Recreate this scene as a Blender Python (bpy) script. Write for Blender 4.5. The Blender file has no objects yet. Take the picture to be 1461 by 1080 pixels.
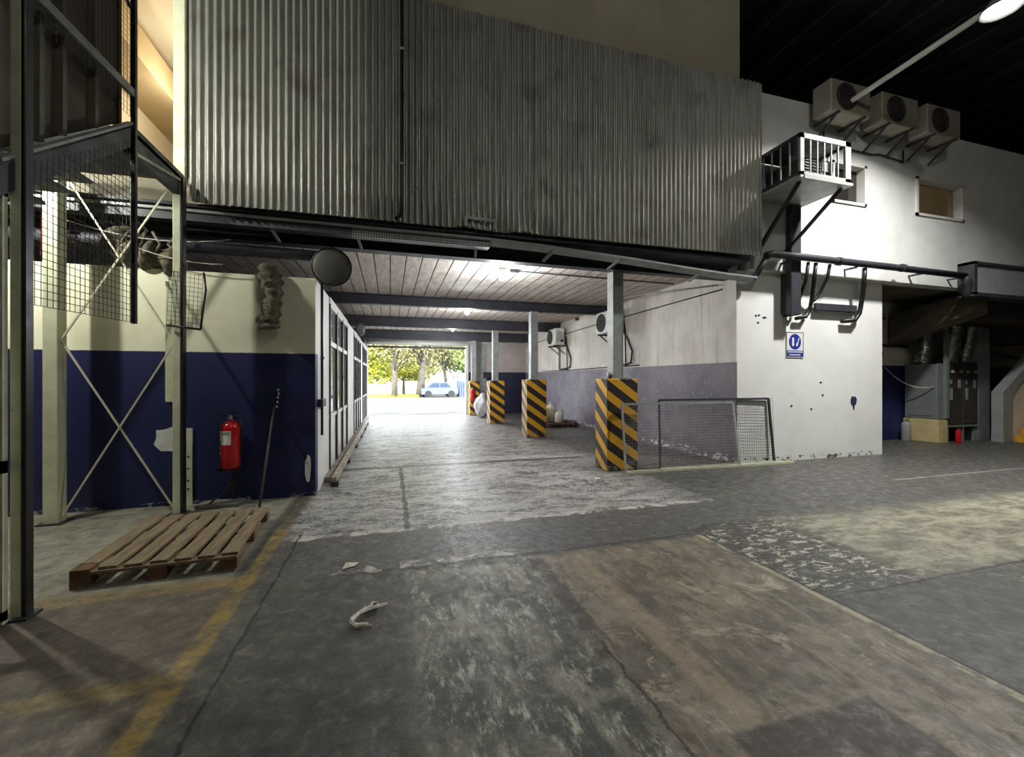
import bpy, math, random
from mathutils import Vector, Matrix
random.seed(7)
R = math.radians
scn = bpy.context.scene
col = scn.collection

# ------------------------------------------------------------------ camera numbers
EYE = 1.55; FPX = 600.0; YAW = R(16.1)

def s2l(c):
    return tuple((x/12.92 if x <= .04045 else ((x+.055)/1.055)**2.4) for x in [v/255 for v in c])

# ------------------------------------------------------------------ node helper
class NG:
    def __init__(s, name):
        s.m = bpy.data.materials.new(name); s.m.use_nodes = True
        s.t = s.m.node_tree; s.t.nodes.clear()
        s.out = s.t.nodes.new('ShaderNodeOutputMaterial')
        s.b = s.t.nodes.new('ShaderNodeBsdfPrincipled')
        s.t.links.new(s.b.outputs[0], s.out.inputs[0])
        s._pos = None
    def put(s, sock, v):
        if isinstance(v, bpy.types.NodeSocket): s.t.links.new(v, sock)
        elif v is not None:
            if isinstance(v, (tuple, list)) and len(v) == 3 and sock.type == 'RGBA': v = (*v, 1)
            sock.default_value = v
    def math(s, op, a, b=None, c=None, clamp=False):
        n = s.t.nodes.new('ShaderNodeMath'); n.operation = op; n.use_clamp = clamp
        s.put(n.inputs[0], a)
        if b is not None: s.put(n.inputs[1], b)
        if c is not None: s.put(n.inputs[2], c)
        return n.outputs[0]
    def pos(s):
        if not s._pos:
            s._pos = s.t.nodes.new('ShaderNodeNewGeometry').outputs['Position']
        return s._pos
    def obj(s):
        return s.t.nodes.new('ShaderNodeTexCoord').outputs['Object']
    def xyz(s, v=None):
        n = s.t.nodes.new('ShaderNodeSeparateXYZ'); s.put(n.inputs[0], v or s.pos()); return n.outputs
    def scale(s, v, sc, rot=(0,0,0), loc=(0,0,0)):
        n = s.t.nodes.new('ShaderNodeMapping'); s.put(n.inputs[0], v); n.inputs['Scale'].default_value = sc
        n.inputs['Rotation'].default_value = rot; n.inputs['Location'].default_value = loc
        return n.outputs[0]
    def noise(s, v, scale=5, detail=4, rough=.55, dist=0):
        n = s.t.nodes.new('ShaderNodeTexNoise'); s.put(n.inputs['Vector'], v); n.inputs['Scale'].default_value = scale
        n.inputs['Detail'].default_value = detail; n.inputs['Roughness'].default_value = rough; n.inputs['Distortion'].default_value = dist
        return n.outputs[0]
    def ss(s, v, lo, hi, to0=0.0, to1=1.0):
        n = s.t.nodes.new('ShaderNodeMapRange'); n.interpolation_type = 'SMOOTHSTEP'
        s.put(n.inputs['Value'], v); n.inputs['From Min'].default_value = lo; n.inputs['From Max'].default_value = hi
        n.inputs['To Min'].default_value = to0; n.inputs['To Max'].default_value = to1
        return n.outputs[0]
    def mix(s, f, a, b):
        n = s.t.nodes.new('ShaderNodeMix'); n.data_type = 'RGBA'; n.clamp_factor = True
        s.put(n.inputs[0], f); s.put(n.inputs[6], a); s.put(n.inputs[7], b); return n.outputs[2]
    def bump(s, h, strength=.3, dist=.02):
        n = s.t.nodes.new('ShaderNodeBump'); n.inputs['Strength'].default_value = strength; n.inputs['Distance'].default_value = dist
        s.put(n.inputs['Height'], h); s.t.links.new(n.outputs[0], s.b.inputs['Normal'])
    def set(s, color=None, rough=None, metal=None, **k):
        if color is not None: s.put(s.b.inputs['Base Color'], color)
        if rough is not None: s.put(s.b.inputs['Roughness'], rough)
        if metal is not None: s.put(s.b.inputs['Metallic'], metal)
        for a, v in k.items(): s.put(s.b.inputs[a.replace('_', ' ')], v)
        return s.m

def simple(name, c, rough=.6, metal=0, c2=None, sc=4, dirt=None, dirt_lo=.58, bump=.0, stretch=(1,1,1), spec=.5):
    g = NG(name); p = g.scale(g.obj(), stretch)
    c = s2l(c); colr = c
    if c2 is None: c2 = [x*.82 for x in c]
    else: c2 = s2l(c2)
    n = g.noise(p, sc, 6, .6)
    colr = g.mix(g.ss(n, .35, .68), c, c2)
    if dirt:
        n2 = g.noise(p, sc*2.3, 7, .65, .3)
        colr = g.mix(g.ss(n2, dirt_lo, dirt_lo+.08), colr, s2l(dirt))
    if bump: g.bump(n, bump, .02)
    rr = g.ss(n, .3, .7, max(rough-.08, .04), min(rough+.1, 1))
    return g.set(colr, rr, metal, Specular_IOR_Level=spec)

def emis(name, c, st):
    g = NG(name); g.set((1,1,1), .4); g.put(g.b.inputs['Emission Color'], s2l(c)); g.b.inputs['Emission Strength'].default_value = st
    return g.m

M = {}
# plaster wall painted in two colours, split at height zsplit (a real paint line)
def two_tone(name, top, top2, low, low2, zs, scuff=None, scuff_z=.25, streak=None, wear=.62, rough=.55):
    g = NG(name); P = g.pos(); z = g.xyz()[2]
    n = g.noise(P, 1.3, 6, .6); nf = g.noise(P, 9, 6, .65)
    t = g.mix(g.ss(n, .35, .65), s2l(top), s2l(top2))
    if streak:
        st = g.noise(g.scale(P, (3, 3, .25)), 3, 5, .6)
        t = g.mix(g.math('MULTIPLY', g.ss(st, .5, .75), .6), t, s2l(streak))
    l = g.mix(g.ss(n, .35, .65), s2l(low), s2l(low2))
    l = g.mix(g.ss(nf, wear, wear+.12), l, s2l([min(255, v*1.25+12) for v in low2]))
    edge = g.math('ADD', z, g.math('MULTIPLY', g.math('SUBTRACT', nf, .5), .02))
    c = g.mix(g.ss(edge, zs-.006, zs+.006), l, t)
    if scuff:
        chip = g.noise(g.scale(P, (1, 1, 1.8)), 7, 7, .7)
        low_f = g.ss(z, 0, scuff_z, 1, 0)
        f = g.math('MULTIPLY', g.ss(chip, .53, .57), g.ss(g.math('ADD', low_f, g.math('MULTIPLY', n, .3)), .62, .75))
        c = g.mix(f, c, s2l(scuff))
    g.bump(nf, .12, .01)
    return g.set(c, rough)
M['wall_left'] = two_tone('wall_left_paint', (226,224,200), (214,211,186), (20,27,78), (16,22,66), 1.9, scuff=(150,150,150), scuff_z=.1, wear=.7)
M['wall_right'] = two_tone('wall_passage_paint', (226,219,208), (206,197,186), (130,120,127), (105,98,108), 1.88, scuff=(225,220,215), scuff_z=.3, streak=(168,156,142), wear=.55)
M['wall_end'] = two_tone('wall_end_paint', (196,186,182), (182,172,168), (40,44,72), (34,38,62), 1.9)
M['wall_recess'] = two_tone('wall_recess_paint', (205,200,188), (185,180,168), (24,32,88), (20,27,76), 1.92, wear=.75)
M['white_block'] = two_tone('white_block_paint', (236,236,232), (228,228,224), (236,236,232), (228,228,224), 9, scuff=(62,60,60), scuff_z=.2, streak=(212,210,204), wear=.8)
M['white_upper'] = two_tone('white_upper_paint', (232,232,228), (220,220,215), (228,228,224), (214,214,210), 9, streak=(196,194,188), wear=.8)
M['beige_wall'] = simple('beige_plaster', (168,160,138), .8, c2=(158,150,128), sc=1)
M['warm_wall'] = simple('cream_plaster', (228,216,190), .8, c2=(222,208,180), sc=1)
M['warm_beam'] = simple('tan_plaster', (196,174,136), .8, c2=(186,164,126), sc=1)
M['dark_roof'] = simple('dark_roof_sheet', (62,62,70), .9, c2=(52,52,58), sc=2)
M['hall_wall'] = simple('hall_grey_plaster', (120,118,112), .9, sc=1)
M['cream_metal'] = simple('cream_painted_steel', (205,208,180), .5, c2=(186,188,160), sc=5, dirt=(120,112,90), dirt_lo=.66)
M['grey_metal'] = simple('grey_painted_steel', (158,162,160), .45, c2=(138,142,140), sc=5, dirt=(80,78,74), dirt_lo=.68)
M['dark_metal'] = simple('dark_grey_steel', (58,60,66), .5, c2=(45,46,52), sc=4, dirt=(84,80,76), dirt_lo=.68)
M['black_metal'] = simple('black_painted_steel', (30,30,34), .38, c2=(22,22,25), sc=6)
M['black_wire'] = simple('blackened_wire', (52,52,54), .5, .3, sc=9)
M['grey_wire'] = simple('galvanised_wire', (128,126,122), .5, .4, sc=9)
M['rod_metal'] = simple('bright_steel_rod', (220,216,190), .45, .2, sc=9)
M['beam_paint'] = simple('beam_dark_paint', (62,62,70), .55, c2=(52,52,60), sc=3, dirt=(88,86,88), dirt_lo=.68)
M['cladding_dark'] = simple('dark_plywood', (96,88,74), .8, c2=(80,74,62), sc=2, stretch=(1,1,.3))
M['stud'] = simple('grey_timber_stud', (105,104,92), .7, sc=4)
M['wood_edge'] = simple('red_brown_timber', (84,46,36), .7, sc=4)
M['white_plastic'] = simple('white_enamel', (222,222,216), .4, c2=(208,206,198), sc=3, dirt=(150,140,120), dirt_lo=.7)
M['cage_paint'] = simple('dull_white_cage_paint', (150,156,148), .5, c2=(136,142,134), sc=4)
M['aged_enamel'] = simple('aged_beige_enamel', (158,152,138), .5, c2=(140,134,120), sc=3, dirt=(100,92,80), dirt_lo=.66)
M['dark_grille'] = simple('dark_grille', (50,48,48), .6, sc=6)
M['mid_grille'] = simple('grey_grille', (72,70,66), .6, sc=6)
M['cloth_grey'] = simple('grey_lagging', (112,104,88), .95, c2=(74,68,56), sc=9, dirt=(48,44,36), dirt_lo=.55, bump=.6)
M['red_paint'] = simple('red_enamel', (190,24,30), .3, c2=(172,18,26), sc=3)
M['label_white'] = simple('white_label', (226,226,216), .5, c2=(214,214,204), sc=12)
M['label_green'] = simple('dark_green_print', (70,105,85), .5)
M['label_grey'] = simple('grey_print', (150,150,146), .5)
M['wood'] = simple('pallet_wood', (140,121,94), .8, c2=(106,91,70), sc=5, stretch=(6,.6,6), dirt=(92,66,52), dirt_lo=.6, bump=.2)
M['wood_dark'] = simple('pallet_block_wood', (110,80,58), .8, c2=(84,60,44), sc=7, bump=.2)
M['wood_old'] = simple('old_pallet_wood', (98,66,60), .8, c2=(64,40,38), sc=7)
M['sign_white'] = simple('sign_white', (230,230,226), .35, c2=(224,224,220))
M['sign_blue'] = simple('sign_blue', (42,62,158), .35, c2=(38,56,146))
M['sign_edge'] = simple('sign_edge_grey', (120,120,110), .5)
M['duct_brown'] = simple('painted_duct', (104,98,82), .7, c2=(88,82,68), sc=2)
M['duct_dark'] = simple('dark_duct', (64,62,58), .7, c2=(48,46,44), sc=3)
M['cab_grey'] = simple('grey_cabinet_paint', (118,124,122), .5, c2=(106,112,112), sc=2)
M['cab_dark'] = simple('dark_cabinet_paint', (56,54,52), .5, c2=(44,42,42), sc=3)
M['yellow_board'] = simple('pale_yellow_board', (200,186,134), .7, c2=(178,164,114), sc=3)
M['foil'] = simple('crinkled_foil', (180,178,172), .28, .9, c2=(120,118,114), sc=8, bump=.8)
M['step_yellow'] = simple('yellow_step_paint', (214,160,48), .6, c2=(188,136,40), sc=5, dirt=(110,84,44), dirt_lo=.62)
M['parapet_grey'] = simple('parapet_grey_paint', (150,154,154), .6, c2=(138,142,142), sc=2)
M['parapet_white'] = simple('parapet_white_paint', (214,212,202), .6, c2=(204,202,192), sc=2)
M['cable_white'] = simple('white_cable', (200,198,190), .5)
M['sack'] = simple('white_woven_plastic', (226,224,226), .45, c2=(190,188,194), sc=7, bump=.8)
M['jug_yellow'] = simple('yellowish_plastic', (222,208,140), .4, c2=(206,190,124), sc=4)
M['jug_white'] = simple('white_plastic', (226,224,210), .4, c2=(214,210,194), sc=4)
M['rag'] = simple('white_rag', (225,220,210), .9, c2=(190,184,172), sc=30)
M['galv_rail'] = simple('worn_cream_rail', (176,166,146), .5, c2=(140,130,112), sc=5, dirt=(98,76,50), dirt_lo=.6)
M['concrete_kerb'] = simple('worn_concrete', (132,126,116), .85, c2=(100,95,88), sc=6)
M['hole'] = simple('dark_blue_hole', (44,48,92), .9, c2=(24,26,48), sc=30)
M['chip'] = simple('bare_plaster_patch', (216,218,212), .8, c2=(200,202,196), sc=9)
M['trunk'] = simple('tree_bark', (104,95,82), .9, c2=(80,72,62), sc=6)
M['leaf_a'] = simple('yellow_green_leaves', (122,130,34), .6, c2=(172,162,44), sc=.8)
M['leaf_b'] = simple('green_leaves', (80,104,46), .6, c2=(130,140,62), sc=.8)
M['leaf_c'] = simple('dry_leaves', (120,114,74), .6, c2=(158,150,98), sc=.8)
M['grass'] = simple('grass_green', (100,116,40), .8, c2=(130,136,48), sc=3)
M['render_white'] = simple('white_boundary_render', (190,187,176), .8, sc=2)
M['yard'] = simple('yard_concrete', (104,102,97), .95, c2=(84,82,79), sc=.6, spec=.0)
M['car_paint'] = simple('pale_blue_car_paint', (96,102,112), .3, c2=(90,96,106))
M['car_glass'] = simple('car_glass', (60,72,92), .1)
M['rubber'] = simple('black_rubber', (34,34,36), .8)
M['crate_blue'] = simple('pale_blue_panel', (90,100,118), .5, c2=(76,86,104))
M['bulb'] = emis('lit_bulb', (245,250,255), 22)
M['flood'] = emis('lit_flood_lens', (255,253,240), 45)
M['tube'] = emis('lit_tube', (250,255,225), 8)

# galvanised corrugated sheet
def galv():
    g = NG('galvanised_corrugated'); P = g.pos(); x, y, z = g.xyz()
    st = g.noise(g.scale(P, (5, 1, .35)), 4, 6, .65); n = g.noise(P, 2.0, 6, .6)
    c = g.mix(g.ss(st, .35, .7), s2l((160,160,151)), s2l((132,132,125)))
    c = g.mix(g.ss(n, .52, .72), c, s2l((124,122,114)))
    # torn, dented rust spots near the lower edge
    d = g.noise(g.scale(P, (1, 1, .7)), 11, 7, .72, .4)
    low = g.ss(z, 3.7, 4.25, 1, 0)
    f = g.math('MULTIPLY', g.ss(d, .64, .67), low)
    c = g.mix(f, c, s2l((40,36,32)))
    return g.set(c, g.ss(st, .3, .7, .38, .5), .5)
M['galv'] = galv()

def tray_perf():
    g = NG('perforated_steel'); o = g.xyz()
    u = g.math('FRACT', g.math('MULTIPLY', o[0], 30)); row = g.math('FRACT', g.math('MULTIPLY', g.math('ADD', o[1], o[2]), 30))
    du = g.math('POWER', g.math('SUBTRACT', u, .5), 2); dr = g.math('POWER', g.math('SUBTRACT', row, .5), 2)
    hole = g.ss(g.math('SQRT', g.math('ADD', du, dr)), .26, .32, 1, 0)
    c = g.mix(hole, s2l((150,148,148)), s2l((22,22,24)))
    return g.set(c, .45, .4)
M['perf'] = tray_perf()

def planks():
    g = NG('ceiling_boards'); x, y, z = g.xyz(); P = g.pos()
    u = g.math('MULTIPLY', g.math('ADD', x, 10), 1/.27)
    fr = g.math('FRACT', u); idx = g.math('FLOOR', u)
    gap = g.math('MULTIPLY', g.ss(fr, .02, .06), g.ss(fr, .94, .98, 1, 0))
    w = g.t.nodes.new('ShaderNodeTexWhiteNoise'); w.noise_dimensions = '1D'; g.put(w.inputs['W'], idx)
    n = g.noise(g.scale(P, (4, 1.2, 1)), 2.2, 6, .65, .5)
    c = g.mix(g.ss(n, .32, .7), s2l((224,212,200)), s2l((178,166,156)))
    c = g.mix(g.math('MULTIPLY', w.outputs[0], .35), c, s2l((176,162,150)))
    c = g.mix(gap, s2l((52,46,44)), c)
    g.bump(gap, .5, .02)
    return g.set(c, .7)
M['planks'] = planks()

def stripes():
    g = NG('yellow_black_stripes'); x, y, z = g.xyz(); P = g.pos()
    s = g.math('ADD', z, g.math('SUBTRACT', g.math('MULTIPLY', x, .70), g.math('MULTIPLY', y, .75)))
    n = g.noise(P, 14, 6, .7); n2 = g.noise(P, 3, 6, .65); s = g.math('ADD', s, .1)
    s = g.math('ADD', s, g.math('MULTIPLY', g.math('SUBTRACT', n, .5), .012))
    fr = g.math('FRACT', g.math('MULTIPLY', s, 1/.335))
    f = g.math('MULTIPLY', g.ss(fr, .0, .015), g.ss(fr, .485, .5, 1, 0))
    c = g.mix(f, s2l((40,34,32)), s2l((212,158,34)))
    c = g.mix(g.math('MULTIPLY', g.ss(n2, .5, .75), .5), c, s2l((120,100,70)))
    bare = g.math('MULTIPLY', g.ss(n, .5, .58), g.ss(g.math('ADD', z, g.math('MULTIPLY', n2, .3)), .12, .4, 1, 0))
    c = g.mix(bare, c, s2l((140,132,120)))
    return g.set(c, .55)
M['stripes'] = stripes()

# ------------------------------------------------------------------ floor
def floor_mat():
    g = NG('worn_concrete_floor'); P = g.pos(); x, y, z = g.xyz()
    fine = g.noise(P, 22, 8, .72); med = g.noise(P, 4.5, 8, .7, .4); big = g.noise(P, .9, 5, .6)
    yst = g.noise(g.scale(P, (2.0, .9, 1), (0, 0, R(-14))), 2.2, 9, .72, .6)
    yst2 = g.noise(g.scale(P, (.9, 2.2, 1), (0, 0, R(10))), 2.4, 9, .74, .5)
    wob = g.math('MULTIPLY', g.math('SUBTRACT', med, .5), 1)
    def rect(x0, x1, y0, y1, amt=.15, soft=.05):
        d = g.math('MINIMUM', g.math('MINIMUM', g.math('SUBTRACT', x, x0), g.math('SUBTRACT', x1, x)),
                   g.math('MINIMUM', g.math('SUBTRACT', y, y0), g.math('SUBTRACT', y1, y)))
        d = g.math('ADD', d, g.math('MULTIPLY', wob, amt))
        return g.ss(d, -soft, soft)
    def line(coord, c0, hw, amt=.03):
        d = g.math('ABSOLUTE', g.math('SUBTRACT', g.math('ADD', coord, g.math('MULTIPLY', wob, amt)), c0))
        return g.ss(d, hw*.6, hw*1.2, 1, 0)
    LP = lambda *c: tuple(v*.84 for v in s2l(c))
    L = lambda *c: tuple(v*.92 for v in s2l(c))
    mul = lambda a, b: g.math('MULTIPLY', a, b)
    # hall ground colour: dark smooth grey
    c = g.mix(g.ss(med, .35, .7), L(92,91,86), L(70,69,66))
    c = g.mix(mul(g.ss(fine, .52, .7), .5), c, L(120,118,110))
    # passage: pale worn concrete
    pas = g.mix(g.ss(yst2, .4, .58), LP(92,91,91), LP(178,176,172))
    pas = g.mix(g.ss(fine, .5, .62), pas, LP(206,204,200))
    pas = g.mix(g.ss(g.noise(P, 2.2, 8, .75, .6), .56, .64), pas, LP(74,73,72))
    c = g.mix(mul(rect(-1.0, 4.0, 4.5, 40, .12, .05), g.ss(g.math('ADD', x, mul(wob, .9)), 2.9, 4.1, 1, .35)), c, pas)
    c = g.mix(mul(rect(3.9, 6.2, 6.9, 40, .3, .2), .75), c, g.mix(g.ss(med, .4, .6), LP(112,108,104), LP(80,77,76)))
    # left: brownish bay, pale grey-green slab near wall
    bay = g.mix(g.ss(med, .35, .68), L(112,100,88), L(86,76,66))
    bay = g.mix(mul(g.ss(fine, .54, .7), .4), bay, L(140,128,112))
    c = g.mix(rect(-20, -1.08, -20, 3.68, .08, .02), c, bay)
    pale = g.mix(g.ss(med, .34, .66), L(164,162,146), L(126,123,110))
    pale = g.mix(g.ss(fine, .55, .68), pale, L(104,100,88))
    c = g.mix(rect(-20, -1.2, 3.74, 6.2, .18, .05), c, pale)
    # mottled dark green-grey with pale scrapes
    mot = g.mix(g.ss(yst, .42, .62), L(72,74,68), L(140,138,122))
    mot = g.mix(g.ss(g.noise(g.scale(P, (2.2, .8, 1), (0, 0, R(-10))), 6, 10, .82, .15), .5, .64), mot, L(196,194,176))
    mot = g.mix(g.ss(big, .5, .62), mot, L(86,86,80))
    c = g.mix(rect(.14, 1.25, -2, 3.52, .3, .08), c, mot)
    # brown slab
    br = g.mix(g.ss(yst, .34, .66), L(150,139,119), L(98,92,80))
    br = g.mix(g.ss(med, .52, .66), br, L(106,94,80))
    br = g.mix(mul(g.ss(g.noise(P, 2.6, 9, .75, .8), .56, .62), .8), br, L(186,172,150))
    br = g.mix(g.ss(g.noise(P, 6.5, 9, .78, .2), .6, .66), br, L(70,63,56))
    br = g.mix(mul(g.ss(g.noise(g.scale(P, (3.5, .5, 1), (0, 0, R(6))), 4, 8, .75), .54, .64), .6), br, L(178,164,140))
    c = g.mix(rect(1.15, 2.92, -2, 3.5, .22, .05), c, br)
    # tyre strip of darker rubbed concrete through the slab
    c = g.mix(mul(mul(line(g.math('ADD', x, mul(y, .02)), 1.62, .09, .1), g.ss(y, 3.4, 3.5, 1, 0)), .35), c, L(190,170,140))
    c = g.mix(mul(line(x, 1.2, .07, .15), mul(g.ss(y, 3.4, 3.5, 1, 0), mul(g.ss(big, .42, .55), .8))), c, L(54,50,46))
    # dark cross band
    band = g.mix(g.ss(fine, .45, .66), L(84,83,80), L(108,106,102))
    c = g.mix(rect(-.95, 4.1, 3.58, 4.5, .06, .02), c, band)
    c = g.mix(mul(rect(.5, 1.0, 3.7, 4.5, .2, .06), mul(g.ss(fine, .44, .54), .7)), c, L(146,144,138))
    edge_white = mul(line(y, 4.52, .06, .3), g.ss(med, .44, .56)); c = g.mix(mul(edge_white, rect(-.9, 4, 4.3, 4.7, .05)), c, L(202,198,188))
    c = g.mix(mul(mul(line(y, 3.66, .07, .3), g.ss(med, .46, .58)), rect(-.5, 1.1, 3.4, 3.9, .05)), c, L(198,194,184))
    # right: tarry patch with flaking white paint, pale slab, dark patch
    fl = g.ss(g.noise(g.scale(P, (1.3, 2.8, 1), (0, 0, R(-20))), 5, 9, .78, .8), .535, .575)
    c = g.mix(rect(2.98, 4.5, 2.28, 3.75, .35, .1), c, g.mix(fl, L(70,69,64), L(206,202,186)))
    ps = g.mix(g.ss(yst2, .4, .6), L(168,164,142), L(112,108,94))
    c = g.mix(rect(4.1, 12, 2.25, 3.62, .6, .2), c, ps)
    dp = g.mix(g.ss(med, .4, .65), L(86,88,80), L(74,75,70))
    dp = g.mix(mul(g.ss(x, 4.3, 4.9), fl), dp, L(150,148,138))
    c = g.mix(rect(3.0, 12, -3, 2.24, .12, .05), c, dp)
    c = g.mix(rect(1.42, 2.25, .2, 1.5, .03, .02), c, g.mix(g.ss(fine, .4, .7), L(70,64,56), L(86,78,68)))  # dark rectangle: shadow of something out of view, painted into the floor colour
    # groove with pale broken edge
    gr = mul(line(x, 2.96, .035, .06), g.ss(y, 3.5, 3.55, 1, 0))
    c = g.mix(mul(gr, g.ss(med, .4, .52)), c, L(178,168,140))
    dark_g = mul(line(x, 3.0, .012, .03), g.ss(y, 3.5, 3.55, 1, 0)); c = g.mix(dark_g, c, L(34,32,30))
    # white far line
    c = g.mix(mul(mul(line(y, 4.62, .02, .05), rect(7.5, 10.7, 4.4, 4.9, 0)), .6), c, L(176,174,166))
    # yellow lines
    ywear = g.ss(g.math('ADD', mul(fine, .6), mul(med, .6)), .5, .66, 1, .25)
    yf = g.ss(y, 4.6, 5.4, 1, .25)
    c = g.mix(mul(mul(line(x, -1.07, .068, .05), mul(yf, g.ss(y, 6.1, 6.2, 1, 0))), ywear), c, L(160,134,66))
    c = g.mix(mul(mul(line(y, 2.56, .07, .05), g.ss(x, -1.15, -1.1, 1, 0)), mul(ywear, .75)), c, L(164,138,66))
    c = g.mix(mul(mul(line(y, 3.7, .1, .05), g.ss(x, -1.15, -1.1, 1, 0)), mul(ywear, .8)), c, L(158,130,72))
    # cracks
    ck = lambda co, v, hw, m, amt=.08: mul(line(co, v, hw, amt), m)
    cr = ck(x, -.86, .012, g.ss(y, 4.6, 4.7, 1, 0))
    cr = g.math('MAXIMUM', cr, ck(y, 3.56, .014, rect(-.4, 2.9, 3.3, 3.9, 0), .25))
    cr = g.math('MAXIMUM', cr, ck(x, .17, .03, rect(-.5, 1, 4.5, 7.7, 0), .15))
    cr = g.math('MAXIMUM', cr, ck(y, 7.75, .09, rect(-.9, 3.7, 7.3, 8.3, 0), .2))
    cr = g.math('MAXIMUM', cr, ck(y, 5.85, .02, rect(-.1, 1.2, 5.5, 6.2, 0), .15))
    cr = g.math('MAXIMUM', cr, ck(y, 12.0, .16, mul(rect(-.3, 1.1, 11.6, 12.4, .2), g.ss(med, .45, .55)), .6))
    cr = g.math('MAXIMUM', cr, ck(y, 2.25, .014, g.ss(x, 3, 3.05), .1))
    cr = g.math('MAXIMUM', cr, ck(x, 1.2, .012, g.ss(y, 2.2, 2.3, 1, 0), .2))
    c = g.mix(mul(cr, .85), c, L(38,36,34))
    grain = g.noise(P, 55, 6, .7); gm = g.noise(P, 9, 9, .78, .5)
    c = g.mix(g.ss(gm, .5, .72, 0, .55), c, L(52,50,46))
    c = g.mix(g.ss(gm, .5, .28, 0, .3), c, L(196,190,174))
    c = g.mix(g.ss(grain, .5, .75, 0, .35), c, L(40,38,36))
    pas_m = g.ss(y, 4.4, 6.0)
    h = g.math('ADD', mul(fine, .35), mul(med, .8)); h = g.math('SUBTRACT', h, mul(cr, .5))
    g.bump(h, .3, .02)
    ro = g.math('SUBTRACT', g.ss(gm, .3, .7, .4, .66), mul(pas_m, .13))
    return g.set(c, ro, 0, Specular_IOR_Level=g.math('SUBTRACT', .5, mul(pas_m, .3)))
M['floor'] = floor_mat()

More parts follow.
